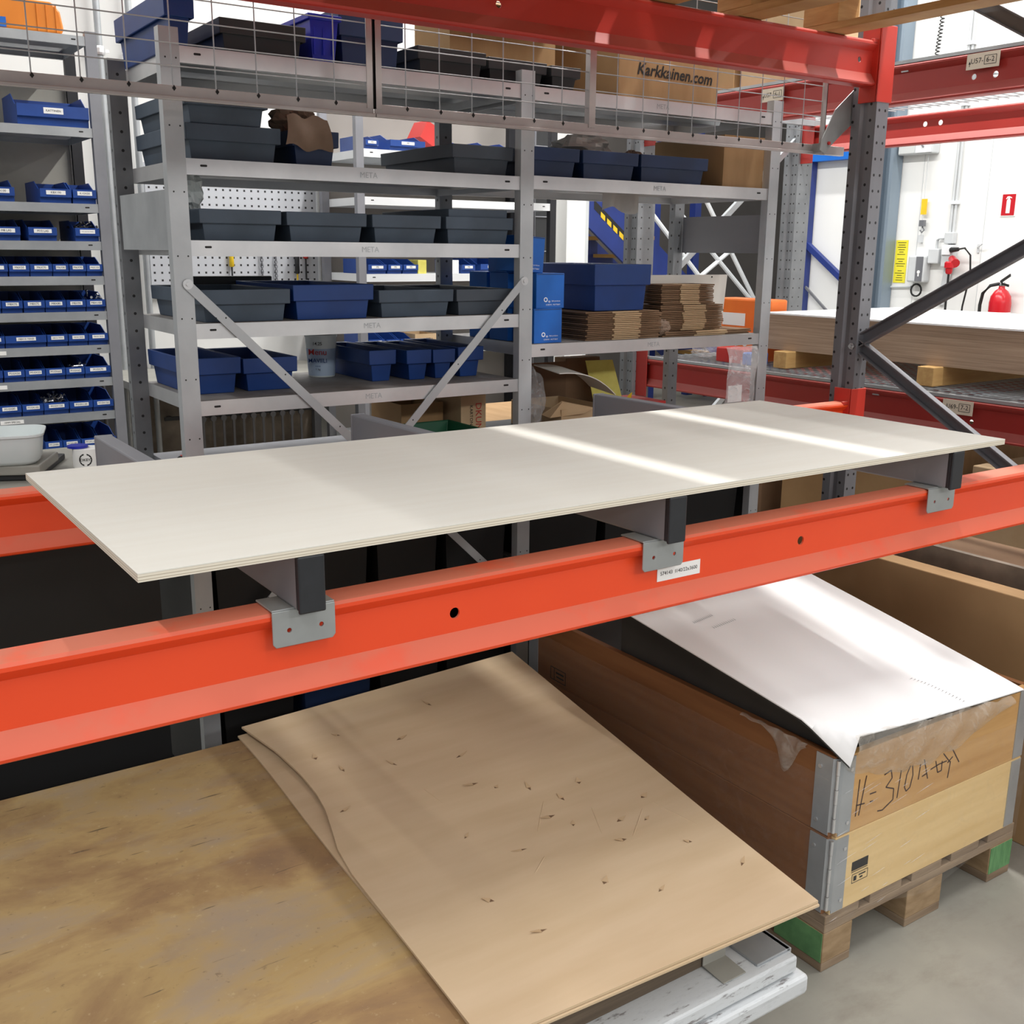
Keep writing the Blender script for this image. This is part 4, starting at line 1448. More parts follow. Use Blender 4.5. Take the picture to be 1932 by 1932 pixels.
build('paper_label', plate((2.825, 1.317, 1.105), (1, 0, 0), (0, 0, 1), .07, .06), 'label_white', cb)
# left of the middle post, below the fifth shelf
pc = open_carton(1.775, 1.87, 1.50, 1.79, .9955, 1.145, 'carton_pale', 'pale brown carton with red print on the low shelf')
for s_, dz, mt_ in (('DKUN', .045, 'red_ink'), ('KARTONG', .015, 'ink')):
    text('print', s_, .032 if mt_ == 'red_ink' else .016, mt_, pc, (1.80 + dz * .9, 1.4985, 1.075), (0, 0, -1), (1, 0, 0))
open_carton(1.60, 1.755, 1.58, 1.79, .9955, 1.12, 'carton', 'plain brown carton left of the printed one on the low shelf')
storage_bin(1.56, 1.765, 1.36, .20, .9955, .068, 'green_plastic', 'green tray on the low shelf left of the middle post', 'tray on the low shelf')
tmz = .9955
tm = thing('tape_measure', (.90, 1.44, tmz), 'black tape measure with a red sticker beside the left post', 'tape measure')
build('case', MB().prism([(1.42, tmz), (1.475, tmz), (1.48, tmz + .02), (1.47, tmz + .048), (1.45, tmz + .056), (1.425, tmz + .05), (1.415, tmz + .03)], 'x', .845, .885), 'black_rubber', tm, bev=.003)
build('sticker', MB().box(.85, 1.43, tmz + .0562, .88, 1.455, tmz + .0572), 'red_ink', tm)
build('blade_tip', MB().box(.835, 1.40, tmz + .002, .855, 1.42, tmz + .012), 'black_rubber', tm)

# ------------------------------------------------------------------ bench with scale, tub and tape on the left
BZ = 1.045
bt = thing('work_bench', (.2, 1.5, 0), 'grey work bench behind the rear beam at far left', 'bench')
build('top', MB().box(-.7, 1.19, BZ - .012, .72, 1.78, BZ), 'device_grey', bt, bev=.003)
build('shade_panel', MB().box(-.7, 1.192, .05, .70, 1.21, BZ - .013), 'shade_plastic', bt)  # black panel added for the shade under the bench
for (lx, ly) in ((-.68, 1.74), (.66, 1.74), (.66, 1.22), (-.68, 1.22)):
    build('leg', MB().box(lx, ly, 0, lx + .04, ly + .04, BZ - .013), 'dark_steel', bt)
sc = thing('bench_scale', (.3, 1.45, BZ), 'flat grey weighing scale under the plastic tub', 'scale')
ang = math.radians(-24)


def scl(mb):
    return mb.rot(ang, (.472, 1.328, 0))


build('base', scl(MB().box(.12, 1.34, BZ + .001, .465, 1.62, BZ + .016)), 'black_plastic', sc, bev=.003)
build('platform', scl(MB().box(.10, 1.328, BZ + .016, .472, 1.52, BZ + .040)), 'device_grey', sc, bev=.004)
tbx = thing('plastic_tub', (.36, 1.42, BZ + .04), 'translucent white plastic tub on the weighing scale', 'tub')


def rrect(cx, cy, w_, d_, r_, z_, n=6):
    pts = []
    for (sx, sy, a0) in ((1, 1, 0), (-1, 1, 90), (-1, -1, 180), (1, -1, 270)):
        for k in range(n + 1):
            a = math.radians(a0 + 90 * k / n)
            pts.append((cx + sx * (w_ / 2 - r_) + r_ * math.cos(a), cy + sy * (d_ / 2 - r_) + r_ * math.sin(a), z_))
    return pts


def loft(rings):
    mb = MB()
    n = len(rings[0])
    vs = [v for r_ in rings for v in r_]
    fs = [tuple(range(n)), tuple(range((len(rings) - 1) * n, len(rings) * n))]
    for i in range(len(rings) - 1):
        for k in range(n):
            fs.append((i * n + k, i * n + (k + 1) % n, (i + 1) * n + (k + 1) % n, (i + 1) * n + k))
    return mb.add(vs, fs)


TZ = BZ + .041
tb = loft([rrect(.395, 1.43, .18, .14, .03, TZ), rrect(.395, 1.43, .20, .16, .035, TZ + .01), rrect(.395, 1.43, .215, .175, .04, TZ + .068), rrect(.395, 1.43, .226, .186, .042, TZ + .069),
           rrect(.395, 1.43, .226, .186, .042, TZ + .074), rrect(.395, 1.43, .211, .171, .038, TZ + .074), rrect(.395, 1.43, .196, .156, .033, TZ + .012), rrect(.395, 1.43, .17, .13, .03, TZ + .004)])
build('tub', tb.rot(math.radians(-14), (.395, 1.43, 0)), 'clear_tub', tbx, smooth=50)
tpr = thing('tape_roll', (.612, 1.46, BZ), 'roll of white printed packing tape standing beside the scale', 'tape')
build('roll', MB().lathe([(.024, BZ + .001), (.036, BZ + .001), (.036, BZ + .050), (.024, BZ + .050)], (.612, 1.46, 0), 32), 'label_white', tpr, smooth=40)
build('core', MB().lathe([(.0205, BZ + .001), (.0238, BZ + .001), (.0238, BZ + .049), (.0205, BZ + .049)], (.612, 1.46, 0), 24), 'carton_pale', tpr, smooth=40)
rg = MB()
for k in range(14):
    a = 2 * math.pi * k / 14
    if k in (3, 10):
        continue
    for (r1, r2) in ((.013, .0165),):
        q = [(.0, 0)] and [((r1 if j in (0, 3) else r2) * math.cos(a + (.42 if j > 1 else 0)), (r1 if j in (0, 3) else r2) * math.sin(a + (.42 if j > 1 else 0))) for j in range(4)]
        vs = []
        for (px, pz) in q:
            t = math.atan2(-.92, -.35) + px / .036
            vs.append((.612 + .0364 * math.cos(t), 1.46 + .0364 * math.sin(t), BZ + .024 + pz))
        rg.add(vs, [(0, 1, 2, 3)])
build('ring_mark', rg, 'ink', tpr)
text('print', 'OKEY', .010, 'ink', tpr, (.612 - .36 * .0375, 1.46 - .93 * .0375, BZ + .024), (.93, -.36, 0), bold=.008)
build('blue_tape_roll', MB().lathe([(.018, BZ + .051), (.026, BZ + .051), (.026, BZ + .057), (.018, BZ + .057)], (.592, 1.47, 0), 20), 'royal_plastic', None, 'thin blue tape ring lying on the white tape roll', 'tape', smooth=40)

# ------------------------------------------------------------------ small parts rack at the back left
PR = thing('parts_rack', (.4, 3.6, 0), 'grey small parts rack with many shelves of blue bins', 'shelving')
FY, RY = 3.40, 3.82
rows = {'B': (2.077, [(.875, 1.150)]),
        'C': (1.777, [(.734, .838), (.933, 1.055), (1.060, 1.154)]),
        'D': (1.625, [(.739, .845), (.875, .985), (1.057, 1.154)]),
        'E': (1.482, [(.706, .784), (.788, .866), (.868, .954), (.956, 1.018), (1.021, 1.088), (1.09, 1.155)]),
        'F': (1.335, [(.666, .745), (.747, .826), (.83, .912), (.914, .995), (.997, 1.075), (1.077, 1.155)]),
        'G': (1.193, [(.668, .745), (.747, .905), (.908, .990), (.993, 1.072), (1.074, 1.155)]),
        'H': (1.053, [(.635, .724), (.728, .808), (.810, .888), (.89, .968), (.97, 1.046), (1.048, 1.155)]),
        'I': (.907, [(.69, .782), (.785, .868), (.87, .97), (.973, 1.068), (1.070, 1.155)]),
        'J': (.742, [(.86, .930), (.932, 1.005), (1.008, 1.08), (1.083, 1.155)])}
for z in [2.43] + [v[0] for v in rows.values()]:
    shelf(PR, -.3, 1.158, FY + .003, RY, z, lip=.036 if z > .8 else .05, mat='galvanised_dull', stiff=z > 1.7, logo=None)
for (x, y, mt_) in ((1.158, FY, 'bar_grey'), (1.158, RY - .032, 'shadow_steel'), (-.35, FY, 'post_steel'), (-.35, RY - .032, 'slotted_steel')):
    link_mesh('post', mesh_of(MB().prism([(0, 0), (.044, 0), (.044, .032), (0, .032)], 'z', 0, 2.45), 'post'), mt_, PR, Vector((x, y, 0)) - wloc(PR))
build('back_panel', MB().box(-.3, RY + .001, .1, 1.158, RY + .003, 2.3), 'device_grey', PR)
for (z_, x_, s_) in ((1.174, .58, 'SPECIAL'), (1.034, .57, 'M10'), (.887, .62, '10MM SPECIAL')):
    l_ = build('shelf_label', plate((x_ + .12, FY + .0022, z_), (1, 0, 0), (0, 0, 1), .09, .016), 'label_white', PR)
    text('lettering', s_, .010, 'ink', l_, (x_ + .12, FY + .0008, z_))


def shelf_bin(x0, x1, z, h, label, s='', d=.30, dirty=False, tall=1.0):
    w_ = x1 - x0
    r = thing('shelf_bin', ((x0 + x1) / 2, FY + d / 2, z), label, 'parts bin', 'blue bins in the small parts rack')
    yf, t = FY + .006, .0025
    hf = h * .62
    mb = MB()
    prof = [(yf + .012, z), (yf + d, z), (yf + d, z + h), (yf + d * .38, z + h), (yf + d * .12, z + hf), (yf + .002, z + hf)]
    mb.prism(prof, 'x', x0 + .001, x0 + .001 + t)
    mb.prism(prof, 'x', x1 - .001 - t, x1 - .001)
    mb.box(x0 + .001 + t, yf + .012, z, x1 - .001 - t, yf + d, z + t)
    mb.box(x0 + .001 + t, yf + d - t, z, x1 - .001 - t, yf + d, z + h)
    mb.prism([(yf + .012, z), (yf + .015, z), (yf + .008, z + hf - .001), (yf + .004, z + hf - .001)], 'x', x0 + .001 + t, x1 - .001 - t)
    build('body', mb, 'shelf_bin_blue', r)
    lp = MB().prism([(yf - .003, z + hf * .42), (yf + .008, z + hf * .36), (yf + .006, z + hf + .001), (yf - .003, z + hf + .001)], 'x', x0 + .0005, x1 - .0005)
    l_ = build('lip', lp, 'shelf_bin_blue', r)
    lw = min(w_ * .62, .075)
    tagp = build('label_card', plate(((x0 + x1) / 2, yf - .0034, z + hf * .74), (1, 0, 0), (0, 0, 1), lw, hf * .30), 'label_white', l_)
    if s:
        text('lettering', s, min(.012, lw / max(4, len(s)) * 1.5), 'ink', r, ((x0 + x1) / 2, yf - .0048, z + hf * .74))
    return r


names = {'B': ['KATTINEN'], 'C': ['K6X130', 'K8X190', 'K10X50'], 'D': ['M8 LAS', 'M10 LAS', 'M12 LAS M12 TENSI'],
         'E': ['', 'M6X50', 'M6X70', 'M6X80', 'M6X90', 'M6X100'], 'F': ['', 'M8X70', 'M8X75', 'M8X80', 'M8X90', 'M8X100'],
         'G': ['', 'M8X10 TENSI', 'M8X16 TENSI', 'M8X20 TENSI', 'M8X30 TENSI'], 'H': ['', 'M10X50', 'M10X55', 'M10X60', 'M10X65', 'M10X70'],
         'I': ['M10X80', 'M10X100', 'M10X120', 'M10X130', 'M10X150'], 'J': ['M12X80', 'M12X100', 'M12X110', 'M16X100']}
ordw = ['first', 'second', 'third', 'fourth', 'fifth', 'sixth', 'seventh', 'eighth', 'ninth', 'tenth']
for ri, (k, (z, l)) in enumerate(rows.items()):
    for bi, (a, b) in enumerate(l):
        big = k in 'BCD'
        h = .125 if k == 'B' else (.088 if k in 'C' else (.085 if k == 'D' else .078))
        nr = len(l) - bi
        lab = 'blue parts bin, %s from the post on the rack\'s %s shelf down' % (ordw[nr - 1], ordw[ri + 1])
        if k == 'B':
            lab = 'large blue parts bin alone on the rack\'s second shelf'
        shelf_bin(a, b, z + .0005, h, lab, names[k][bi] if bi < len(names[k]) else '')


def bolts(x0, x1, z, n, seed, label, mat='chrome'):
    rnd = random.Random(seed)
    mb = MB()
    for _ in range(n):
        c = Vector((rnd.uniform(x0, x1), rnd.uniform(FY + .03, FY + .12), z + rnd.uniform(0, .022)))
        d = Vector((rnd.uniform(-1, 1), rnd.uniform(-1, 1), rnd.uniform(-.3, .6))).normalized()
        mb.tube([c, c + d * .03], .003, 6)
        mb.tube([c + d * .03, c + d * .036], .006, 6)
    return build('bolts', mb, mat, None, label, 'bolts', kind='stuff')


bolts(.88, .96, .945, 26, 3, 'steel bolts heaped in the third bin of the lower rack')
bolts(.985, 1.04, 1.085, 16, 4, 'steel bolts in a bin of the seventh rack shelf')
bolts(1.07, 1.14, 1.67, 18, 5, 'dark knobs heaped in the rightmost fourth shelf bin', 'black_plastic')
bolts(1.09, 1.14, 1.372, 8, 6, 'loose steel bolts in a sixth shelf bin')
oc_ = thing('orange_case', (.85, 3.6, 2.4305), 'orange plastic case on top of the small parts rack', 'case')
build('case', MB().prism([(.4, 2.4305), (1.075, 2.4305), (1.085, 2.45), (1.075, 2.515), (1.045, 2.548), (.4, 2.548)], 'y', 3.42, 3.75), 'orange_case', oc_, bev=.008)
for k in range(3):
    build('rib', MB().box(.985 + .035 * k, 3.416, 2.435, .990 + .035 * k, 3.42, 2.535), 'orange_case', oc_)
build('blue_tag', MB().box(.845, 3.405, 2.4335, .868, 3.412, 2.47), 'carton_blue', oc_)

# pipes on the back wall
for px, lab in ((1.425, 'left of the pair of thin galvanised pipes on the back wall'), (1.575, 'right of the pair of thin galvanised pipes on the back wall')):
    r = thing('wall_pipe', (px, 4.25, 0), lab, 'pipe', 'pipes on the back wall')
    build('pipe', MB().tube([(px, 4.25, 0), (px, 4.25, 4.5)], .016, 10), 'galvanised_dull', r, smooth=40)
    build('clamp', MB().lathe([(.024, 2.50), (.026, 2.51), (.026, 2.53), (.024, 2.54)], (px, 4.25, 0), 14).box(px - .045, 4.245, 2.512, px + .045, 4.255, 2.528), 'galvanised', r)
# pegboard with tools
pg = thing('pegboard', (1.6, 4.28, 1.38), 'white perforated tool board on the back wall', 'tool board')
build('panel', MB().box(1.60, 4.270, 1.36, 2.53, 4.275, 2.02), 'pegboard', pg)
build('edge', MB().box(2.53, 4.262, 1.36, 2.542, 4.277, 2.02).box(1.595, 4.262, 1.355, 2.542, 4.277, 1.36), 'white_trim', pg)


def hand_tool(name, x, zt, zb_, hand, blade, label, hl=.5, r=.011):
    o = thing(name, (x, 4.25, zb_), label, 'tool', 'tools on the perforated board')
    zm = lerp(zt, zb_, hl)
    build('handle', MB().lathe([(r * .6, zm), (r, zm + .006), (r * .85, (zm + zt) / 2), (r, zt - .012), (r * .5, zt)], (x, 4.25, 0), 10), hand, o, smooth=50)
    build('shaft', MB().tube([(x, 4.25, zm), (x, 4.25, zb_)], r * .35, 8), blade, o)
    build('hook', MB().tube([(x, 4.268, zm + .01), (x, 4.25, zm + .012)], .002, 6), 'galvanised_dull', o)


def drill_bit(x, zt, zb_, label):
    o = thing('drill_bit', (x, 4.25, zb_), label, 'drill bit', 'tools on the perforated board')
    mb = MB()
    n = 26
    for s_ in (0, math.pi):
        mb.tube([(x + .006 * math.cos(s_ + k * .8), 4.25 + .006 * math.sin(s_ + k * .8), lerp(zb_, zt, k / n)) for k in range(n + 1)], .0035, 5)
    build('flutes', mb, 'dark_steel', o)
    build('shank', MB().lathe([(.005, zt), (.005, zt + .03)], (x, 4.25, 0), 8), 'dark_steel', o)


hand_tool('screwdriver', 2.023, 1.60, 1.39, 'yellow_paint', 'black_plastic', 'yellow and black screwdriver on the tool board', .45, .014)
drill_bit(2.192, 1.60, 1.39, 'long twist drill bit hanging left on the tool board')
drill_bit(2.272, 1.55, 1.39, 'shorter twist drill bit hanging right on the tool board')
hand_tool('pliers', 2.395, 1.57, 1.40, 'black_plastic', 'yellow_paint', 'pliers with black and yellow grips on the tool board', .6, .014)
hand_tool('screwdriver', 2.447, 1.62, 1.42, 'red_ink', 'black_plastic', 'red handled screwdriver right of the pliers', .35, .015)
wbk = thing('wall_bench', (2.0, 3.9, 0), 'dark work bench along the back wall below the tool board', 'bench')
build('top', MB().box(1.30, 3.60, .955, 2.49, 4.26, .99), 'device_grey', wbk)
build('shade_board', MB().box(1.30, 4.245, .0, 2.49, 4.26, .955), 'grime_shade_board', wbk)  # dark board painted as the shade below the bench top
for lx in (1.31, 2.44):
    build('leg', MB().box(lx, 3.62, 0, lx + .04, 3.66, .955), 'dark_steel', wbk)
    build('leg', MB().box(lx, 4.19, 0, lx + .04, 4.23, .955), 'dark_steel', wbk)
# spanners under the bench on the back wall
sr = thing('spanner_rail', (1.8, 4.2, .7), 'dark steel rail with hanging spanners on the back wall', 'tool rail')
build('rail', MB().box(1.60, 4.20, .715, 2.46, 4.215, .735).box(1.62, 4.215, .715, 1.64, 4.245, .735).box(2.42, 4.215, .715, 2.44, 4.245, .735), 'black_plastic', sr)
for k in range(11):
    sx = 1.80 + k * .056
    o = thing('spanner', (sx, 4.19, .45), 'dark combination spanner on the wall rail, %s from the left' % NUM[k], 'spanner', 'spanners on the rail')
    L = .24 - .008 * k
    build('shank', MB().box(sx - .006, 4.19, .70 - L, sx + .006, 4.197, .70), 'dark_steel', o)
    build('ring_end', MB().lathe([(.016, 4.186), (.016, 4.2)], (sx, 0, .71), 12, 'y'), 'dark_steel', o)
    build('jaw_end', MB().prism([(sx - .018, .70 - L - .03), (sx - .008, .70 - L - .015), (sx + .008, .70 - L - .015), (sx + .018, .70 - L - .03), (sx + .014, .70 - L + .01), (sx - .014, .70 - L + .01)], 'y', 4.188, 4.2), 'dark_steel', o)

# ------------------------------------------------------------------ shelving on the back wall, behind the middle
BS = thing('shelving_unit', (3.1, 3.9, 0), 'narrow pale shelving with blue bins by the back wall', 'shelving')
for (x, y, mt_) in ((2.503, 3.70, 'bar_grey'), (3.72, 3.70, 'shadow_steel'), (2.503, 4.13, 'bar_grey'), (3.72, 4.13, 'shadow_steel')):
    build('post', MB().box(x, y, 0, x + .042, y + .035, 2.4), mt_, BS)
for z in (2.10, 1.866, 1.478, 1.09, .6):
    shelf(BS, 2.545, 3.72, 3.703, 4.16, z, lip=.04, mat='white_trim', stiff=False, logo=None)
build('back_panel', MB().box(2.51, 4.166, .5, 3.76, 4.17, 2.35), 'shaded_wall', BS)  # grey sheet standing for the white wall in shelf shade
FYs, FY = FY, 3.70
bb = [(2.558, 2.633, 2.1005, .07, 'royal blue labelled bin'), (2.70, 2.905, 2.1005, .082, 'wide blue labelled bin'), (3.14, 3.25, 2.1005, .07, 'blue bin behind the middle post'), (3.30, 3.45, 2.1005, .08, 'rightmost blue bin'),
      (2.557, 2.665, 1.4785, .075, 'royal blue bin'), (2.674, 2.759, 1.4785, .075, 'second royal blue bin'), (2.765, 2.855, 1.4785, .075, 'third royal blue bin'), (3.131, 3.214, 1.4785, .075, 'blue boxlike bin'), (3.25, 3.42, 1.4785, .08, 'rightmost blue bin'),
      (2.55, 2.645, 1.0905, .075, 'leftmost blue bin'), (2.656, 2.735, 1.0905, .07, 'narrow blue bin'), (2.742, 2.823, 1.0905, .07, 'second narrow blue bin')]
lv = {2.1005: 'top', 1.4785: 'middle', 1.0905: 'lower'}
for a, b, z, h, lab in bb:
    shelf_bin(a, b, z, h, '%s on the %s shelf by the back wall' % (lab, lv[z]), 'M5')
FY = FYs
rx = thing('red_carton', (3.0, 3.9, 2.16), 'red and white carton lying across bins on the back shelf', 'carton')
build('box', MB().box(2.93, 3.80, 2.15, 3.05, 3.95, 2.25).rot(.5, (3.0, 3.87, 2.17), 'Y'), 'red_ink', rx, bev=.002)
build('white_end', MB().box(3.051, 3.80, 2.155, 3.056, 3.95, 2.245).rot(.5, (3.0, 3.87, 2.17), 'Y'), 'label_white', rx)
yb_ = build('yellow_carton', MB().box(2.862, 3.72, 1.4785, 2.914, 3.85, 1.55), 'paper_yellow', None, 'small yellow carton right of the royal blue bins', 'carton', bev=.001)
build('white_carton', MB().box(3.045, 3.72, 1.4785, 3.118, 3.85, 1.55), 'label_white', None, 'small white labelled carton on the back shelf', 'carton', bev=.001)
wc = thing('open_carton', (2.9, 3.8, 1.0905), 'open brown lettered carton on the lower back shelf', 'carton')
build('box', MB().tub((2.833, 3.71, 2.969, 3.9), (2.833, 3.71, 2.969, 3.9), 1.0905, 1.158, .003), 'carton_pale', wc)
text('lettering', 'WURTH', .020, 'ink', wc, (2.905, 3.7088, 1.128), bold=.008)
build('logo', MB().box(2.852, 3.7085, 1.12, 2.864, 3.7095, 1.134), 'red_ink', wc)
bx_ = thing('machine_cabinet', (3.9, 4.0, 0), 'tall black wire sided cabinet by the end of the back wall', 'cabinet')
build('body', MB().box(3.78, 3.95, 0, 3.92, 4.25, 2.42), 'black_plastic', bx_, bev=.004)
for k in range(9):
    build('shelf_wire', MB().tube([(3.77, 3.945, .6 + .2 * k), (3.93, 3.945, .6 + .2 * k)], .005, 6), 'dark_steel', bx_)
for x in (3.78, 3.92):
    build('upright_wire', MB().tube([(x, 3.942, 0), (x, 3.942, 2.4)], .006, 6), 'dark_steel', bx_)


# ------------------------------------------------------------------ blue stairs and frames far behind
STY = 6.5
sb = thing('steel_staircase', (7.0, STY, 0), 'blue steel staircase with timber treads in the far hall', 'staircase')
for yy in (STY, STY + .9):
    build('stringer', MB().prism([(5.95, 2.20), (6.2, 2.30), (8.9, .30), (8.9, .0), (8.65, .0), (5.95, 2.0)], 'y', yy, yy + .03), 'blue_steel', sb)
for k in range(11):
    tx, tz = 6.35 + .205 * k, 2.06 - .172 * k
    build('tread', MB().box(tx, STY + .03, tz, tx + .26, STY + .9, tz + .035), 'tread_wood', sb)
for k in range(6):
    a = 6.33 + .075 * k
    zc = 2.145 - (a - 6.2) * .7407 - .09
    build('hazard_mark', MB().prism([(a, zc), (a + .05, zc - .037), (a + .05, zc - .085), (a, zc - .048)], 'y', STY - .004, STY - .001), 'yellow_paint' if k % 1 == 0 else 'ink', sb)
build('hazard_band', MB().prism([(6.25, 2.06), (6.8, 1.65), (6.8, 1.57), (6.25, 1.98)], 'y', STY - .0015, STY), 'ink', sb)
for (p, q) in (((7.45, 2.15), (8.35, 1.0)), ((7.0, 2.1), (8.3, 1.05)), ((7.35, 1.3), (7.95, 1.68)), ((6.65, 2.1), (7.6, 1.25))):
    build('rail', MB().tube([(p[0], STY - .15, p[1]), (q[0], STY - .15, q[1])], .022, 8), 'white_trim', sb)
    build('rail_stay', MB().tube([(q[0], STY - .15, q[1]), (q[0], STY + .01, q[1] - .02)], .012, 6), 'white_trim', sb)
for (x, who) in ((7.95, 'left'), (8.55, 'right')):
    build('mezzanine_post', MB().box(x, STY + 1.1, 0, x + .09, STY + 1.19, 4.0), 'blue_steel', None, 'blue mezzanine post behind the stairs, %s one' % who, 'post')
build('mezzanine_post', MB().box(6.45, STY - .45, 0, 6.56, STY - .34, 1.62), 'carton_blue', None, 'bright blue post below the striped stringer', 'post')
xb = thing('cross_brace', (6.3, 8.58, 1.3), 'dark thin cross brace in the far hall', 'brace')
build('rod', MB().tube([(6.4, 8.585, 1.9), (7.2, 8.585, .9)], .012, 6), 'black_rubber', xb)
build('rod', MB().tube([(6.4, 8.57, 1.0), (7.2, 8.57, 1.95)], .012, 6), 'black_rubber', xb)
# blue frame against the right hand wall
bf = thing('steel_portal', (7.94, 5.2, 0), 'blue steel frame with a diagonal against the right wall', 'frame')
build('post', MB().box(7.90, 5.44, 0, 7.99, 5.52, 2.55), 'blue_steel', bf)
build('beam', MB().box(7.90, 4.72, 2.41, 7.99, 5.60, 2.54), 'carton_blue', bf)
build('diagonal', MB().bar((7.945, 5.48, 1.70), (7.945, 4.85, 1.26), .05, .05, (1, 0, 0)), 'blue_steel', bf)
build('diagonal', MB().bar((7.945, 5.44, 1.30), (7.945, 5.05, 1.0), .02, .02, (1, 0, 0)), 'dark_steel', bf)
build('steel_column', MB().box(7.86, 4.53, 0, 7.99, 4.56, 4.5).box(7.86, 4.66, 0, 7.99, 4.69, 4.5).box(7.95, 4.56, 0, 7.985, 4.66, 4.5), 'column_grey', None, 'galvanised steel column on the right wall beside the upright', 'column')

# ------------------------------------------------------------------ services on the right wall
WX = 7.998
fs = thing('fire_sign', (WX, 3.53, 1.9), 'red and white fire extinguisher sign on the right wall', 'sign')
build('plate', MB().box(WX - .004, 3.470, 1.895, WX, 3.595, 2.07), 'label_white', fs)
build('field', MB().box(WX - .006, 3.478, 1.903, WX - .004, 3.587, 2.062), 'fire_red', fs)
build('pictogram', MB().prism([(3.548, 1.92), (3.516, 1.92), (3.516, 2.015), (3.524, 2.026), (3.524, 2.036), (3.508, 2.03), (3.508, 2.037), (3.527, 2.046), (3.545, 2.046), (3.556, 2.028), (3.551, 2.024), (3.54, 2.037), (3.54, 2.026), (3.548, 2.015)], 'x', WX - .0075, WX - .006), 'label_white', fs)
fe = thing('fire_extinguisher', (7.90, 3.45, .80), 'red fire extinguisher hung on the right wall', 'extinguisher')
build('cylinder', MB().lathe([(.07, .80), (.082, .815), (.082, 1.24), (.074, 1.29), (.05, 1.33), (.024, 1.35), (.022, 1.37)], (7.90, 3.45, 0), 24), 'fire_red', fe, smooth=50)
build('label', MB().lathe([(.0828, 1.02), (.0828, 1.17)], (7.90, 3.45, 0), 24), 'label_white', fe, smooth=50)
build('valve', MB().lathe([(.024, 1.37), (.026, 1.385), (.018, 1.40)], (7.90, 3.45, 0), 14), 'chrome', fe, smooth=50)
build('lever', MB().bar((7.89, 3.46, 1.40), (7.80, 3.33, 1.455), .02, .008, (0, 0, 1)).bar((7.89, 3.46, 1.39), (7.81, 3.34, 1.375), .018, .006, (0, 0, 1)), 'black_rubber', fe)
build('hose', MB().tube([(7.89, 3.47, 1.385), (7.87, 3.53, 1.37), (7.86, 3.58, 1.31), (7.86, 3.595, 1.22), (7.86, 3.59, 1.0)], .013, 8), 'black_rubber', fe, smooth=60)
build('bracket', MB().box(7.98, 3.43, 1.2, WX, 3.47, 1.3), 'dark_steel', fe)
yn = thing('yellow_notice', (WX, 4.47, 1.37), 'yellow printed notice on the right wall near the column', 'notice')
build('sheet', MB().box(WX - .003, 4.405, 1.365, WX, 4.525, 1.72), 'yellow_sheet', yn)
nt = MB()
random.seed(9)
for k in range(17):
    if k in (5, 10):
        continue
    hw_ = random.uniform(.02, .05)
    nt.box(WX - .0036, 4.465 - hw_, 1.385 + .0195 * k, WX - .003, 4.465 + hw_, 1.390 + .0195 * k)
build('print', nt, 'ink', yn)
em = thing('emergency_lamp', (7.94, 4.35, 2.40), 'grey emergency lamp box under the red back beam', 'lamp')
build('housing', MB().box(7.90, 4.19, 2.405, WX, 4.52, 2.515), 'socket_grey', em, bev=.01)
build('face', MB().box(7.895, 4.36, 2.415, 7.90, 4.51, 2.505), 'lamp_face', em)
build('cover', MB().box(7.892, 4.20, 2.412, 7.90, 4.345, 2.508), 'white_trim', em, bev=.003)
build('cable', MB().tube([(7.94, 4.30, 2.56), (7.91, 4.30, 2.52), (7.885, 4.29, 2.48), (7.888, 4.27, 2.455)], .007, 6), 'dark_steel', em)
cd = thing('wall_conduit', (WX - .02, 4.01, 0), 'pale vertical cable conduit running up the right wall', 'conduit')
build('pipe', MB().tube([(7.975, 4.005, 1.78), (7.975, 4.005, 4.5)], .012, 8).tube([(7.975, 3.975, 1.78), (7.975, 3.975, 4.5)], .010, 8), 'socket_grey', cd, smooth=50)
for z in (2.0, 2.75, 3.2):
    build('clip', MB().box(7.955, 3.955, z, WX, 4.025, z + .025), 'white_trim', cd)
sk = thing('socket_cluster', (7.95, 4.03, 1.6), 'grey sockets and junction boxes on the right wall', 'socket')
build('junction_box', MB().box(7.94, 3.95, 1.69, WX, 4.03, 1.78), 'socket_grey', sk, bev=.006)
build('socket_box', MB().box(7.93, 4.06, 1.53, WX, 4.16, 1.65), 'socket_grey', sk, bev=.008)
build('power_socket', MB().box(7.92, 3.93, 1.50, WX, 4.03, 1.68), 'socket_grey', sk, bev=.012)
build('socket_cover', MB().box(7.905, 3.94, 1.60, 7.92, 4.02, 1.67), 'white_trim', sk, bev=.004)
build('pipe', MB().tube([(7.97, 4.03, 1.735), (7.97, 4.09, 1.735), (7.97, 4.11, 1.715), (7.97, 4.11, 1.65)], .011, 8), 'socket_grey', sk, smooth=60)
build('flat_bar', MB().hexa([(7.97, 4.02, 1.52), (7.97, 3.95, 1.52), (7.985, 3.95, 1.52), (7.985, 4.02, 1.52), (7.97, 4.05, 1.20), (7.97, 4.00, 1.20), (7.985, 4.00, 1.20), (7.985, 4.05, 1.20)]), 'socket_grey', sk)
ib = thing('control_box', (7.95, 4.25, 1.37), 'grey control box with a dark lit panel on the right wall', 'control box')
build('housing', MB().box(7.90, 4.165, 1.375, WX, 4.325, 1.595), 'socket_grey', ib, bev=.015)
build('panel', MB().box(7.895, 4.175, 1.385, 7.90, 4.24, 1.585), 'dark_steel', ib)
build('symbol', MB().lathe([(.014, 7.892), (.014, 7.895)], (0, 4.207, 1.46), 12, 'x').box(7.892, 4.201, 1.425, 7.895, 4.213, 1.45), 'label_white', ib)
build('cable_coil', MB().tube([(7.96, 4.26 + .05 * math.cos(a), 1.31 + .05 * math.sin(a)) for a in (k * .45 for k in range(29))], .008, 6), 'black_rubber', ib, smooth=60)
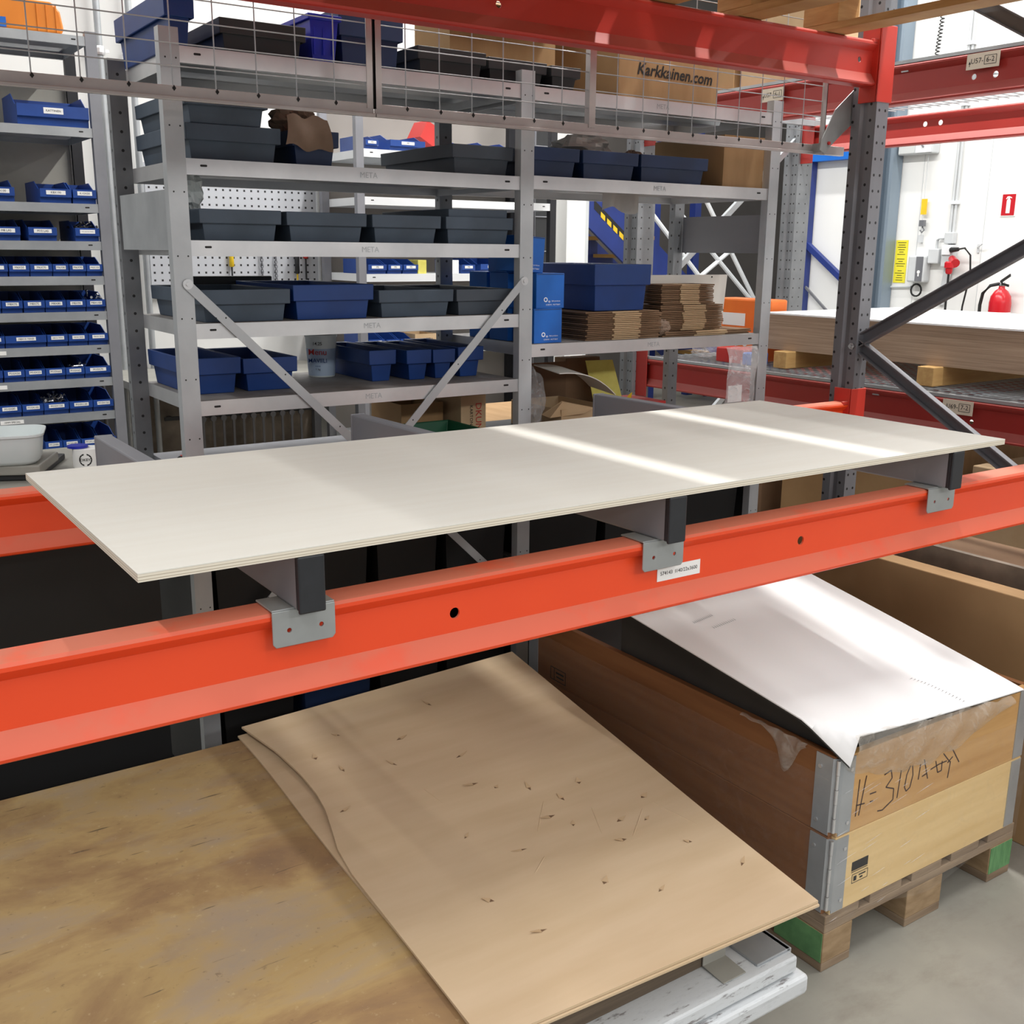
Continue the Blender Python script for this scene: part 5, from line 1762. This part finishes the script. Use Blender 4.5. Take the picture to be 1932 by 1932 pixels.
build('conduit', MB().tube([(7.985, 4.33, 1.335), (7.985, 4.6, 1.325)], .010, 8), 'socket_grey', ib)
pg_ = thing('red_plug', (7.86, 3.90, 1.45), 'red industrial plug with a black cable on the wall socket', 'plug')
build('plug', MB().lathe([(.030, 1.55), (.040, 1.54), (.040, 1.50), (.030, 1.495), (.026, 1.46), (.018, 1.45)], (7.86, 3.90, 0), 16), 'fire_red', pg_, smooth=40)
build('socket_side', MB().tube([(7.93, 3.93, 1.57), (7.86, 3.85, 1.535)], [.03, .036], 12), 'fire_red', pg_)
build('cable', MB().tube([(7.86, 3.90, 1.45), (7.86, 3.90, 1.30), (7.87, 3.90, .6)], .010, 6), 'black_rubber', pg_, smooth=60)
bp = thing('black_plug', (7.86, 3.88, 1.63), 'black plug with a long looping cable on the wall socket', 'plug')
build('plug', MB().tube([(7.91, 3.93, 1.64), (7.86, 3.84, 1.645)], [.022, .016], 10), 'black_rubber', bp)
build('cable', MB().tube([(7.86, 3.84, 1.645), (7.86, 3.78, 1.655), (7.87, 3.73, 1.60), (7.88, 3.72, 1.45), (7.88, 3.76, 1.2), (7.88, 3.78, .6)], .008, 6), 'black_rubber', bp, smooth=60)
st_ = thing('pull_cord', (7.96, 4.26, 1.7), 'pull cord with a yellow tag hanging by the right wall', 'cord')
build('cord', MB().tube([(7.96, 4.265, 2.40), (7.96, 4.262, 1.76)], .003, 5), 'socket_grey', st_)
build('yellow_tag', MB().box(7.955, 4.235, 1.925, 7.965, 4.285, 2.05), 'yellow_paint', st_)
build('hook', MB().box(7.94, 4.235, 1.83, 7.97, 4.28, 1.88).tube([(7.955, 4.255, 1.83), (7.955, 4.235, 1.80), (7.955, 4.255, 1.78), (7.955, 4.275, 1.80)], .006, 6), 'dark_steel', st_)
build('clip', MB().box(7.95, 4.265, 1.70, WX, 4.285, 1.76), 'socket_grey', st_)
hk = thing('coat_hook', (7.97, 3.74, 1.63), 'small steel hook on the right wall by the brace', 'hook')
build('hook', MB().box(7.985, 3.74, 1.62, WX, 3.755, 1.685).tube([(7.985, 3.747, 1.66), (7.95, 3.72, 1.665), (7.94, 3.68, 1.69)], .005, 6), 'socket_grey', hk)
spc = thing('spiral_cable', (7.9, 4.22, 3.1), 'black coiled cable hanging before the right wall', 'cable')
build('coil', MB().tube([(7.9 + .016 * math.cos(k * 1.1), 4.245 - .05 * (k / 150) + .016 * math.sin(k * 1.1), 3.02 + .70 * k / 150) for k in range(151)], .0045, 5), 'black_rubber', spc, smooth=60)
# orange tool carton beside the plywood stack
og = thing('orange_carton', (4.0, 2.25, ZB + .152), 'orange lettered plastic sack carton at the far end of the mesh deck', 'carton')
zz = ZB + .152
build('box', MB().box(3.86, 2.12, zz, 3.98, 2.46, zz + .29), 'sticker_orange', og, bev=.01)
l_ = build('paper_label', plate((3.859, 2.35, zz + .19), (0, -1, 0), (0, 0, 1), .15, .06), 'label_white', og)
text('lettering', 'spe', .085, 'label_white', og, (3.8585, 2.31, zz + .09), (0, -1, 0), bold=.01)
# goods at the far end of the lower mesh deck
crumple((3.75, 2.42, ZB + .152), .06, .08, .04, 51, 'clear_bag', 'plastic_bag', 'clear bag of red parts on the mesh deck', 'bag', .2)
build('red_pack', MB().box(3.68, 2.10, ZB + .152, 3.80, 2.28, ZB + .22), 'red_ink', None, 'red pack in the plastic on the mesh deck', 'pack', bev=.006)
build('blue_pack', MB().box(3.66, 2.02, ZB + .152, 3.76, 2.09, ZB + .21), 'carton_blue', None, 'blue pack beside the red one on the mesh deck', 'pack', bev=.006)
